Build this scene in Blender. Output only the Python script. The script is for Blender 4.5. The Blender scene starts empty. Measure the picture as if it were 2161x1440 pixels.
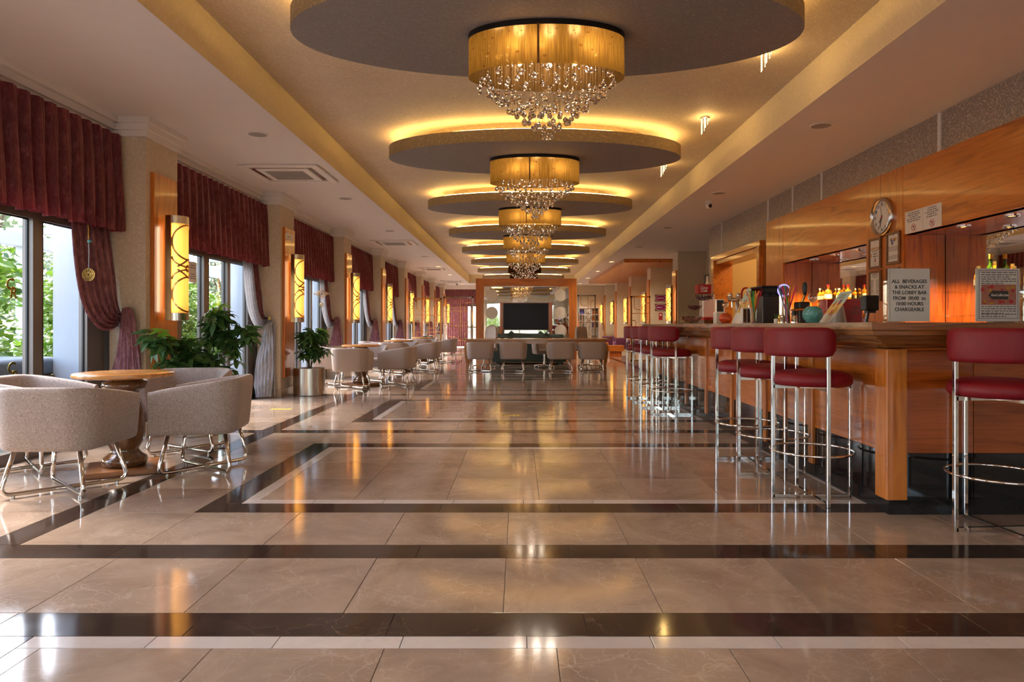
import bpy, bmesh, math, random
from mathutils import Vector, Matrix, Euler
import colorsys
random.seed(7)
PI = math.pi
S = bpy.context.scene
C = S.collection

# ------------------------------------------------------------------ camera, sky, exposure
H = 1.12                                   # eye height
F = 1430.0                                 # focal length in pixels of the 2161 wide frame
cam_d = bpy.data.cameras.new('camera')
cam = bpy.data.objects.new('camera', cam_d); C.objects.link(cam)
cam.location = (0, 0, H); cam.rotation_euler = (PI / 2, 0, 0)
cam_d.sensor_width = 36.0; cam_d.lens = F / 2161 * 36.0
cam_d.shift_x = -14.5 / 2161; cam_d.shift_y = -33.0 / 2161
cam_d.clip_start = 0.05; cam_d.clip_end = 500
S.camera = cam

S.view_settings.view_transform = 'Standard'; S.view_settings.look = 'None'
S.view_settings.exposure = 1.7; S.view_settings.gamma = 1.0
S.view_settings.use_curve_mapping = False

SKY_STRENGTH = 0.78
CHANDELIER_W = 19.0
SCONCE_E = 5.0
COVE_E = 12.5
w = bpy.data.worlds.new('sky_world'); S.world = w; w.use_nodes = True
wn = w.node_tree.nodes; wl = w.node_tree.links
wn.clear()
sky = wn.new('ShaderNodeTexSky'); sky.sky_type = 'NISHITA'; sky.sun_disc = False
sky.sun_elevation = math.radians(48); sky.sun_rotation = math.radians(-60)
sky.air_density = 1.0; sky.dust_density = 3.0; sky.ozone_density = 1.0
bgn = wn.new('ShaderNodeBackground'); bgn.inputs['Strength'].default_value = SKY_STRENGTH
wo = wn.new('ShaderNodeOutputWorld')
wl.new(sky.outputs[0], bgn.inputs['Color']); wl.new(bgn.outputs[0], wo.inputs['Surface'])

cy = S.cycles
cy.max_bounces = 8; cy.diffuse_bounces = 4; cy.glossy_bounces = 4
cy.transmission_bounces = 6; cy.transparent_max_bounces = 12
cy.sample_clamp_indirect = 4.0; cy.caustics_reflective = False; cy.caustics_refractive = False
cy.use_light_tree = True

# ------------------------------------------------------------------ materials
def lin(r, g, b):
    f = lambda c: (c / 255) / 12.92 if c / 255 <= 0.04045 else ((c / 255 + 0.055) / 1.055) ** 2.4
    return (f(r), f(g), f(b), 1)

class NT:
    def __init__(s, name):
        s.m = bpy.data.materials.new(name); s.m.use_nodes = True
        s.n = s.m.node_tree.nodes; s.l = s.m.node_tree.links
        s.n.clear(); s.out = s.n.new('ShaderNodeOutputMaterial')
    def node(s, t, **kw):
        n = s.n.new(t)
        for k, v in kw.items(): setattr(n, k, v)
        return n
    def put(s, sock, v):
        if hasattr(v, 'is_output') or isinstance(v, bpy.types.NodeSocket): s.l.new(v, sock)
        else: sock.default_value = v
    def math(s, op, a, b=0.0, clamp=False):
        n = s.node('ShaderNodeMath', operation=op); n.use_clamp = clamp
        s.put(n.inputs[0], a); s.put(n.inputs[1], b); return n.outputs[0]
    def mix(s, f, a, b, mode='MIX'):
        n = s.node('ShaderNodeMix', data_type='RGBA', blend_type=mode)
        s.put(n.inputs[0], f); s.put(n.inputs[6], a); s.put(n.inputs[7], b); return n.outputs[2]
    def coord(s, kind='Object'):
        return s.node('ShaderNodeTexCoord').outputs[kind]
    def mapping(s, v, scale=(1, 1, 1), rot=(0, 0, 0), loc=(0, 0, 0)):
        n = s.node('ShaderNodeMapping')
        s.put(n.inputs['Vector'], v); n.inputs['Scale'].default_value = scale
        if rot != (0, 0, 0) and len(set(scale)) > 1:
            n.vector_type = 'TEXTURE'; n.inputs['Scale'].default_value = tuple(1 / q for q in scale)
        n.inputs['Rotation'].default_value = rot; s.put(n.inputs['Location'], loc); return n.outputs[0]
    def noise(s, v, scale=5, detail=2, rough=0.5, dist=0.0):
        n = s.node('ShaderNodeTexNoise'); s.put(n.inputs['Vector'], v)
        n.inputs['Scale'].default_value = scale; n.inputs['Detail'].default_value = detail
        n.inputs['Roughness'].default_value = rough; n.inputs['Distortion'].default_value = dist
        return n.outputs['Fac']
    def ramp(s, f, stops):
        n = s.node('ShaderNodeValToRGB'); s.put(n.inputs[0], f)
        e = n.color_ramp.elements
        e[0].position, e[0].color = stops[0][0], stops[0][1]
        e[1].position, e[1].color = stops[-1][0], stops[-1][1]
        for p, c in stops[1:-1]:
            x = e.new(p); x.color = c
        return n.outputs['Color']
    def step(s, f, a, b):
        n = s.node('ShaderNodeMapRange'); n.clamp = True
        s.put(n.inputs['Value'], f); n.inputs['From Min'].default_value = a; n.inputs['From Max'].default_value = b
        return n.outputs['Result']
    def bump(s, h, strength=0.2, dist=0.01):
        n = s.node('ShaderNodeBump'); s.put(n.inputs['Height'], h)
        n.inputs['Strength'].default_value = strength; n.inputs['Distance'].default_value = dist
        return n.outputs[0]
    def bsdf(s, color, rough=0.5, metal=0.0, spec=0.5, normal=None, **kw):
        n = s.node('ShaderNodeBsdfPrincipled')
        s.put(n.inputs['Base Color'], color); s.put(n.inputs['Roughness'], rough)
        n.inputs['Metallic'].default_value = metal; n.inputs['Specular IOR Level'].default_value = spec
        if normal is not None: s.put(n.inputs['Normal'], normal)
        for k, v in kw.items(): s.put(n.inputs[k.replace('_', ' ')], v)
        return n.outputs[0]
    def done(s, sh):
        s.l.new(sh, s.out.inputs['Surface']); return s.m

def plain(name, col, rough=0.5, metal=0.0, spec=0.5, var=0.06, scale=6, **kw):
    t = NT(name); f = t.noise(t.coord(), scale, 3)
    c2 = tuple(max(0, x * (1 - var * 2)) for x in col[:3]) + (1,)
    return t.done(t.bsdf(t.mix(f, col, c2), rough, metal, spec, **kw))

def emit(name, col, strength):
    t = NT(name); n = t.node('ShaderNodeEmission')
    n.inputs[0].default_value = col; n.inputs[1].default_value = strength
    return t.done(n.outputs[0])

def fibre(name, col, streak, amount=0.55, big=0.25, scale=1.0, rough=0.7, spec=0.25):
    """wall covering with short light fibres lying in all directions"""
    t = NT(name); v = t.coord(); acc = None
    for i, r in enumerate(((0.5, 0.35, 0.8), (1.9, 0.9, 2.3), (0.2, 2.2, 1.3), (2.8, 0.4, 0.3))):
        m = t.mapping(v, (4.5 * scale, 60 * scale, 60 * scale), r)
        f = t.step(t.noise(m, 1.0, 1.0, 0.5, 0.4), 0.61, 0.72)
        acc = f if acc is None else t.math('MAXIMUM', acc, f)
    low = t.noise(v, 1.7, 3, 0.6)
    dark = tuple(x * (1 - big) for x in col[:3]) + (1,)
    base = t.mix(low, dark, col)
    return t.done(t.bsdf(t.mix(t.math('MULTIPLY', acc, amount), base, streak), rough, 0, spec,
                         t.bump(acc, 0.12, 0.004)))

def wood(name, c1, c2, axis='X', rough=0.3, scale=1.0, bands=0.55, coat=0.0):
    """veneer with the grain along one axis: long stretched noise plus fine pores"""
    t = NT(name); v = t.coord()
    rnd = t.node('ShaderNodeObjectInfo').outputs['Random']
    off = t.node('ShaderNodeCombineXYZ'); 
    for k in range(3): t.put(off.inputs[k], t.math('MULTIPLY', rnd, 7.3 + k * 3.1))
    st = {'X': (0.5, 5, 5), 'Y': (5, 0.5, 5), 'Z': (5, 5, 0.5)}[axis]
    fi = {'X': (2.5, 70, 70), 'Y': (70, 2.5, 70), 'Z': (70, 70, 2.5)}[axis]
    m = t.mapping(v, tuple(x * scale for x in st), (0, 0, 0), off.outputs[0])
    f = t.noise(m, 1.6, 4, 0.55, 1.2)
    g = t.noise(t.mapping(v, tuple(x * scale for x in fi)), 1.0, 3, 0.6, 0.3)
    r = t.ramp(f, [(0.30, c2), (0.45, c1), (0.55, tuple(x * 1.12 for x in c1[:3]) + (1,)), (0.70, c2)])
    r = t.mix(t.math('MULTIPLY', t.step(g, 0.45, 0.75), bands), r, tuple(x * 0.55 for x in c2[:3]) + (1,))
    return t.done(t.bsdf(r, rough, 0, 0.5, t.bump(g, 0.05, 0.002), Coat_Weight=coat, Coat_Roughness=0.08))

def marble(name, c1, c2, vein, vamt=0.5, rough=0.07, vscale=2.2):
    t = NT(name)
    geo = t.node('ShaderNodeNewGeometry')
    rnd = t.math('FRACT', t.math('ADD', geo.outputs['Random Per Island'], t.node('ShaderNodeObjectInfo').outputs['Random']))
    off = t.node('ShaderNodeCombineXYZ')
    t.put(off.inputs[0], t.math('MULTIPLY', rnd, 31.0)); t.put(off.inputs[1], t.math('MULTIPLY', rnd, 17.0))
    add = t.node('ShaderNodeVectorMath', operation='ADD')
    t.l.new(geo.outputs['Position'], add.inputs[0]); t.l.new(off.outputs[0], add.inputs[1])
    v = add.outputs[0]
    n1 = t.noise(v, 2.2, 6, 0.62, 0.8)
    base = t.mix(t.step(n1, 0.3, 0.7), c1, c2)
    wob = t.node('ShaderNodeTexNoise'); t.put(wob.inputs['Vector'], v); wob.inputs['Scale'].default_value = 5.0; wob.inputs['Detail'].default_value = 5
    ad = t.node('ShaderNodeVectorMath', operation='MULTIPLY_ADD'); t.l.new(wob.outputs['Color'], ad.inputs[0]); ad.inputs[1].default_value = (0.28, 0.28, 0.28); t.l.new(v, ad.inputs[2])
    def crack(sc, wd):
        vo = t.node('ShaderNodeTexVoronoi', feature='DISTANCE_TO_EDGE'); t.l.new(ad.outputs[0], vo.inputs['Vector']); vo.inputs['Scale'].default_value = sc
        return t.math('SUBTRACT', 1.0, t.step(vo.outputs['Distance'], 0.0, wd))
    va = crack(vscale * 2.2, 0.022); vb = crack(vscale * 5.5, 0.04)
    msk = t.step(t.noise(v, 2.1, 3), 0.36, 0.66)
    vv = t.math('MULTIPLY', t.math('MAXIMUM', va, t.math('MULTIPLY', vb, 0.6)), t.math('MULTIPLY', msk, vamt))
    col = t.mix(vv, base, vein)
    hsv = t.node('ShaderNodeHueSaturation'); t.put(hsv.inputs['Color'], col)
    t.put(hsv.inputs['Value'], t.math('ADD', 0.91, t.math('MULTIPLY', rnd, 0.18)))
    rg = t.math('ADD', rough, t.math('MULTIPLY', t.noise(v, 9, 3), 0.05))
    return t.done(t.bsdf(hsv.outputs[0], rg, 0, 0.58, t.bump(t.noise(v, 3.0, 2), 0.02, 0.01)))

def velvet(name, col, hi, trans=0.0, tcol=(0.5, 0.03, 0.05, 1), sheen=0.55):
    t = NT(name); v = t.coord('Object')
    n = t.noise(t.mapping(v, (1, 1, 0.35)), 42, 4, 0.7, 0.6)
    n2 = t.noise(v, 9, 3, 0.6)
    n3 = t.noise(t.mapping(v, (26, 26, 0.9)), 1.0, 3, 0.6)
    f = t.math('MULTIPLY', t.math('MAXIMUM', t.step(n, 0.40, 0.68), t.math('MULTIPLY', t.step(n3, 0.5, 0.72), 0.9)), t.step(n2, 0.2, 0.75))  # crushed nap streaks, with the velvet's pale highlights also put into the colour
    sh = t.bsdf(t.mix(f, col, hi), 0.5, 0, 0.4, Sheen_Weight=sheen, Sheen_Roughness=0.35,
                Sheen_Tint=tuple(min(1, x * 2.4 + 0.12) for x in hi[:3]) + (1,))
    if trans:
        tr = t.node('ShaderNodeBsdfTranslucent'); tr.inputs[0].default_value = tcol
        mx = t.node('ShaderNodeMixShader'); mx.inputs[0].default_value = trans
        t.l.new(sh, mx.inputs[1]); t.l.new(tr.outputs[0], mx.inputs[2]); sh = mx.outputs[0]
    return t.done(sh)

def thin_glass(name, tint=(0.96, 0.98, 0.98, 1), refl=1.0):
    t = NT(name); tr = t.node('ShaderNodeBsdfTransparent'); tr.inputs[0].default_value = tint
    gl = t.node('ShaderNodeBsdfGlossy'); gl.inputs['Roughness'].default_value = 0.01
    fr = t.node('ShaderNodeFresnel'); t.put(fr.inputs[0], t.math('SUBTRACT', 1.45, t.math('MULTIPLY', t.node('ShaderNodeNewGeometry').outputs['Backfacing'], 1.45 - 1 / 1.45)))
    mx = t.node('ShaderNodeMixShader'); t.put(mx.inputs[0], t.math('MULTIPLY', fr.outputs[0], refl))
    t.l.new(tr.outputs[0], mx.inputs[1]); t.l.new(gl.outputs[0], mx.inputs[2])
    return t.done(mx.outputs[0])

MT = {}
MT['wall'] = fibre('beige_fibre_wallpaper', lin(212, 194, 168), lin(240, 228, 208), 0.45, 0.14)
MT['tray'] = fibre('tan_fibre_ceiling', lin(218, 200, 178), lin(240, 224, 204), 0.5, 0.24, 1.0)
MT['tray_side'] = fibre('golden_fibre_cove', lin(214, 198, 168), lin(232, 216, 186), 0.4, 0.12)
MT['disc'] = fibre('grey_brown_fibre_disc', lin(146, 138, 134), lin(176, 168, 162), 0.4, 0.16)
MT['disc_rim'] = fibre('olive_fibre_rim', lin(150, 132, 104), lin(196, 172, 132), 0.5, 0.15)
MT['white'] = plain('matt_white_ceiling_paint', lin(228, 219, 214), 0.8, 0, 0.2, 0.02)
MT['cornice'] = plain('white_moulding_paint', lin(232, 225, 217), 0.7, 0, 0.25, 0.02)
MT['white_out'] = plain('white_exterior_render', lin(176, 180, 184), 0.8, 0, 0.2, 0.03)
MT['beige_tile'] = marble('beige_marble', lin(192, 169, 149), lin(154, 132, 114), lin(216, 199, 182), 0.6)
MT['dark_tile'] = marble('dark_brown_marble', lin(70, 58, 52), lin(50, 41, 37), lin(130, 104, 84), 0.4, 0.07, 1.6)
MT['white_tile'] = marble('white_marble', lin(224, 214, 206), lin(208, 196, 188), lin(180, 168, 160), 0.3)
MT['grout'] = plain('dark_grout', lin(96, 80, 68), 0.8)
MT['stone_skirt'] = marble('beige_stone_skirting', lin(204, 184, 158), lin(190, 168, 142), lin(226, 208, 184), 0.4, 0.2)
OR1, OR2 = lin(196, 112, 38), lin(160, 80, 22)
MT['wood_x'] = wood('honey_veneer_grain_x', OR1, OR2, 'X', 0.28, 1, 0.45, 0.3)
MT['wood_y'] = wood('honey_veneer_grain_y', OR1, OR2, 'Y', 0.28, 1, 0.45, 0.3)
MT['wood_z'] = wood('honey_veneer_grain_z', OR1, OR2, 'Z', 0.28, 1, 0.45, 0.3)
MT['bar_y'] = wood('bar_veneer_grain_y', lin(184, 100, 34), lin(150, 74, 20), 'Y', 0.16, 1, 0.4, 0.35)
MT['bar_x'] = wood('bar_veneer_shaded_grain_x', lin(172, 84, 28), lin(138, 60, 16), 'X', 0.2, 1, 0.4, 0.2)  # same bar veneer, with the shade of the camera facing side in its colour
MT['bar_post'] = wood('bar_post_veneer', lin(196, 116, 44), lin(164, 86, 28), 'Z', 0.2, 1, 0.4, 0.25)
MT['counter_y'] = wood('walnut_counter_grain_y', lin(158, 112, 70), lin(96, 62, 34), 'Y', 0.22, 1.6, 0.5, 0.5)
MT['counter_x'] = wood('walnut_counter_grain_x', lin(150, 92, 50), lin(98, 56, 28), 'X', 0.22, 1.6, 0.5, 0.5)
MT['table'] = wood('oak_table_top', lin(200, 140, 76), lin(176, 114, 56), 'X', 0.25, 1, 0.35, 0.3)
MT['pedestal'] = wood('dark_turned_wood', lin(112, 74, 42), lin(66, 40, 22), 'Z', 0.2, 1, 0.5, 0.7)
MT['pedestal_light'] = wood('brown_base_plate', lin(150, 98, 56), lin(112, 68, 36), 'X', 0.3)
MT['redwood'] = wood('reddish_niche_veneer', lin(196, 104, 36), lin(148, 66, 18), 'Z', 0.25, 0.9, 0.5, 0.3)
MT['granite'] = plain('black_granite', lin(22, 21, 22), 0.07, 0, 0.6, 0.3, 60)
def granite_speck():
    t = NT('black_speckled_granite'); vo = t.node('ShaderNodeTexVoronoi'); vo.inputs['Scale'].default_value = 90
    t.put(vo.inputs['Vector'], t.coord())
    f = t.math('SUBTRACT', 1.0, t.step(vo.outputs['Distance'], 0.06, 0.12))
    return t.done(t.bsdf(t.mix(t.math('MULTIPLY', f, 0.5), lin(24, 24, 25), lin(150, 150, 150)), 0.12))
MT['speck'] = granite_speck()
MT['chrome'] = plain('polished_chrome', lin(222, 216, 208), 0.07, 1.0, 0.5, 0.02)
MT['steel'] = plain('brushed_steel', lin(206, 196, 184), 0.24, 1.0, 0.5, 0.04)
MT['brass'] = plain('soft_brass', lin(206, 158, 104), 0.22, 1.0, 0.5, 0.05)
MT['grille_grey'] = plain('warm_grey_grille', lin(158, 150, 144), 0.7)
MT['wire'] = plain('thin_grey_wire', lin(112, 84, 50), 0.9, 0, 0.1)
MT['alu'] = plain('grey_brown_aluminium', lin(120, 110, 102), 0.42, 0.35, 0.4, 0.03)
MT['alu_light'] = plain('pale_aluminium', lin(168, 166, 164), 0.4, 0.3, 0.4, 0.03)
MT['glass'] = thin_glass('window_glass')
MT['clear'] = thin_glass('clear_acrylic', (0.97, 0.97, 0.96, 1), 0.7)
MT['smoke'] = thin_glass('smoked_acrylic', (0.16, 0.13, 0.11, 1), 1.0)
MT['velvet'] = velvet('burgundy_crushed_velvet', lin(76, 20, 30), lin(172, 96, 102), 0.26, lin(206, 44, 62))
MT['velvet_drape'] = velvet('mulberry_crushed_velvet', lin(104, 48, 56), lin(176, 122, 122))
MT['lining'] = velvet('silver_satin_lining', lin(160, 160, 166), lin(206, 206, 212), 0.12, lin(220, 222, 230))
MT['red'] = velvet('red_velvet', lin(120, 4, 20), lin(136, 8, 26), sheen=0.12)
MT['green_sofa'] = plain('dark_green_fabric', lin(74, 86, 82), 0.85, 0, 0.2, 0.12, 30)
MT['purple'] = velvet('purple_velvet', lin(84, 30, 66), lin(112, 52, 92))
MT['black'] = plain('black_plastic', lin(20, 20, 21), 0.35)
MT['dark_grey'] = plain('dark_grey_plastic', lin(48, 46, 45), 0.4)
MT['paper'] = plain('white_paper', lin(226, 222, 220), 0.6, 0, 0.3, 0.02)
MT['ink'] = plain('black_ink', lin(46, 44, 46), 0.6)
MT['ink_grey'] = plain('grey_print', lin(120, 118, 124), 0.6)
MT['ink_red'] = plain('red_print', lin(196, 40, 50), 0.6)
MT['ink_gold'] = plain('golden_print', lin(206, 150, 40), 0.6)
MT['ink_blue'] = plain('violet_print', lin(92, 84, 150), 0.6)
MT['frame_wood'] = wood('dark_frame_wood', lin(120, 76, 40), lin(84, 50, 26), 'Z', 0.35)
MT['gold'] = plain('gold_metal', lin(206, 168, 92), 0.25, 1.0)
MT['mirror'] = plain('mirror_silver', lin(236, 234, 228), 0.015, 1.0, 0.5, 0.0)
def wavy_mirror():
    t = NT('slightly_wavy_mirror'); v = t.coord()
    return t.done(t.bsdf(lin(232, 228, 218), 0.02, 1.0, 0.5, t.bump(t.noise(v, 0.9, 1), 0.25, 0.02)))
MT['mirror_wavy'] = wavy_mirror()
MT['frost'] = plain('frosted_disc', lin(236, 232, 226), 0.5, 0, 0.4, 0.03)
MT['leaf'] = None; MT['leaf_lime'] = None
MT['stem'] = plain('brown_stem', lin(104, 84, 58), 0.8)
MT['soil'] = plain('potting_soil', lin(52, 40, 30), 0.95, 0, 0.1, 0.3, 40)
def out_leaf(name, a, b):
    t = NT(name); r = t.node('ShaderNodeNewGeometry').outputs['Random Per Island']
    c = t.mix(r, a, b); d = t.bsdf(c, 0.5, 0, 0.4); tr = t.node('ShaderNodeBsdfTranslucent'); t.put(tr.inputs[0], c)
    mx = t.node('ShaderNodeMixShader'); mx.inputs[0].default_value = 0.3
    t.l.new(d, mx.inputs[1]); t.l.new(tr.outputs[0], mx.inputs[2]); return t.done(mx.outputs[0])
MT['leaf'] = out_leaf('dark_green_leaf', lin(52, 84, 40), lin(76, 112, 52)); MT['leaf_lime'] = out_leaf('young_lime_leaf', lin(112, 164, 50), lin(136, 184, 60))
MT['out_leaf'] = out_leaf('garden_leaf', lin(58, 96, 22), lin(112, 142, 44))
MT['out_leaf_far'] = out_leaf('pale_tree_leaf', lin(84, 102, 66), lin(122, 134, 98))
MT['cushion_out'] = plain('grey_blue_outdoor_fabric', lin(112, 122, 134), 0.9)
MT['paving'] = plain('pale_terrace_paving', lin(150, 148, 142), 0.7, 0, 0.2, 0.06, 3)
MT['yellow'] = plain('yellow_vinyl', lin(226, 196, 30), 0.5)
MT['sign_magenta'] = plain('magenta_sign', lin(142, 26, 92), 0.35)
MT['screen_off'] = plain('dark_tv_glass', lin(24, 20, 30), 0.25, 0, 0.15)
MT['sky_blue_card'] = plain('pale_blue_card', lin(176, 206, 206), 0.45)
MT['red_box'] = plain('glossy_red', lin(168, 16, 24), 0.2)
MT['hot_bulb'] = emit('warm_spot_bulb', (1.0, 0.62, 0.20, 1), 2.0)
MT['tube_glow'] = emit('warm_fluorescent_tube', (1.0, 0.74, 0.48, 1), SCONCE_E)
MT['cove_glow'] = emit('amber_led_strip', (1.0, 0.62, 0.19, 1), COVE_E)
MT['crystal_glow'] = emit('glowing_crystal', (1.0, 0.72, 0.32, 1), 1.3)
MT['violet_glow'] = emit('violet_led_ring', (0.36, 0.34, 1.0, 1), 0.55)
MT['bowl_glass'] = thin_glass('tinted_bowl_glass', (0.80, 0.78, 0.80, 1), 1.6)

def taupe(name, pattern):
    t = NT(name); v = t.coord()
    n = t.noise(v, 120, 2); base = t.mix(n, lin(186, 170, 160), lin(168, 152, 143))
    if pattern:
        d = t.noise(t.mapping(v, (1, 1, 1.2)), 5, 3, 0.5, 0.6)
        wv = t.node('ShaderNodeTexWave'); wv.wave_type = 'BANDS'
        t.put(wv.inputs['Vector'], t.mapping(v, (1, 1, 1.0), (0.3, 0.9, 0.4)))
        wv.inputs['Scale'].default_value = 22; wv.inputs['Distortion'].default_value = 24
        wv.inputs['Detail'].default_value = 2.5; wv.inputs['Detail Scale'].default_value = 1.6
        f = t.step(wv.outputs['Fac'], 0.35, 0.6)
        base = t.mix(t.math('MULTIPLY', f, 0.7), base, lin(132, 118, 110))
    return t.done(t.bsdf(base, 0.6, 0, 0.3, Sheen_Weight=0.5, Sheen_Roughness=0.4, Sheen_Tint=lin(225, 212, 205)))
MT['taupe_pat'] = taupe('taupe_patterned_velvet', True)
MT['taupe'] = taupe('taupe_plain_velvet', False)

def shade_mat(name, trans):
    """pleated organza: dark and light vertical threads that let lamp light through"""
    t = NT(name); uv = t.coord('UV')
    wv = t.node('ShaderNodeTexWave'); wv.wave_type = 'BANDS'; wv.bands_direction = 'X'
    t.put(wv.inputs['Vector'], uv); wv.inputs['Scale'].default_value = 105; wv.inputs['Distortion'].default_value = 0.3
    wv.inputs['Detail'].default_value = 2
    n = t.noise(t.mapping(uv, (420, 1.5, 1)), 1.0, 2)
    f = t.math('MULTIPLY', t.math('ADD', wv.outputs['Fac'], t.step(n, 0.3, 0.7)), 0.5)
    vo = t.node('ShaderNodeTexVoronoi'); t.put(vo.inputs['Vector'], t.mapping(uv, (44, 5, 1))); vo.inputs['Scale'].default_value = 1.0
    dot = t.math('SUBTRACT', 1.0, t.step(vo.outputs['Distance'], 0.13, 0.2))
    col = t.mix(f, lin(50, 30, 8), lin(114, 80, 28))
    col = t.mix(t.math('MULTIPLY', dot, 0.6), col, lin(50, 24, 6))
    df = t.node('ShaderNodeBsdfDiffuse'); t.put(df.inputs[0], t.mix(0.5, col, lin(60, 42, 24)))
    tr = t.node('ShaderNodeBsdfTranslucent'); t.put(tr.inputs[0], col)
    tp = t.node('ShaderNodeBsdfTransparent'); t.put(tp.inputs[0], lin(255, 214, 150))
    m1 = t.node('ShaderNodeMixShader'); m1.inputs[0].default_value = 0.62
    t.l.new(df.outputs[0], m1.inputs[1]); t.l.new(tr.outputs[0], m1.inputs[2])
    m2 = t.node('ShaderNodeMixShader'); m2.inputs[0].default_value = trans
    t.l.new(m1.outputs[0], m2.inputs[1]); t.l.new(tp.outputs[0], m2.inputs[2])
    return t.done(m2.outputs[0])
MT['shade'] = shade_mat('gold_pleated_organza', 0.05)
def sconce_shell():
    t = NT('amber_opal_acrylic'); v = t.coord()
    f = t.noise(t.mapping(v, (90, 90, 0.6)), 1.0, 2)
    col = t.mix(f, lin(238, 178, 84), lin(250, 200, 112))
    df = t.node('ShaderNodeBsdfDiffuse'); t.put(df.inputs[0], lin(190, 140, 70))
    tr = t.node('ShaderNodeBsdfTranslucent'); t.put(tr.inputs[0], col)
    m1 = t.node('ShaderNodeMixShader'); m1.inputs[0].default_value = 0.85
    t.l.new(df.outputs[0], m1.inputs[1]); t.l.new(tr.outputs[0], m1.inputs[2])
    return t.done(m1.outputs[0])
MT['opal'] = sconce_shell()
def crystal_mat():
    t = NT('faceted_crystal'); g = t.node('ShaderNodeBsdfGlass'); g.inputs['IOR'].default_value = 1.5
    g.inputs['Roughness'].default_value = 0.0; g.inputs['Color'].default_value = (0.95, 0.90, 0.84, 1)
    return t.done(g.outputs[0])
MT['crystal'] = crystal_mat()
def liquid(name, col):
    t = NT(name); return t.done(t.bsdf(col, 0.08, 0, 0.5, Transmission_Weight=0.55))
MT['orange_liquid'] = liquid('orange_liqueur', lin(255, 110, 56))
MT['blue_liquid'] = liquid('turquoise_liqueur', lin(120, 208, 208))
MT['amber_glass'] = liquid('amber_bottle_glass', lin(214, 140, 50))
MT['green_glass'] = liquid('green_bottle_glass', lin(70, 120, 40))
MT['wall_silver'] = None
def silver_paper():
    t = NT('silver_flecked_wallpaper'); v = t.coord(); acc = None
    for r in ((0.5, 0.4, 0.8), (2.0, 0.9, 2.4), (0.9, 2.2, 1.4)):
        f = t.step(t.noise(t.mapping(v, (28, 90, 90), r), 1.0, 1.0, 0.5, 0.5), 0.6, 0.72)
        acc = f if acc is None else t.math('MAXIMUM', acc, f)
    low = t.noise(v, 1.2, 2)
    return t.done(t.bsdf(t.mix(acc, t.mix(low, lin(140, 126, 116), lin(164, 148, 134)), lin(222, 202, 182)),
                         0.42, 0.25, 0.5, t.bump(acc, 0.4, 0.006)))
MT['wall_silver'] = silver_paper()
MT['ochre'] = plain('ochre_wall_paint', lin(196, 158, 98), 0.8, 0, 0.2, 0.04)

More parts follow.
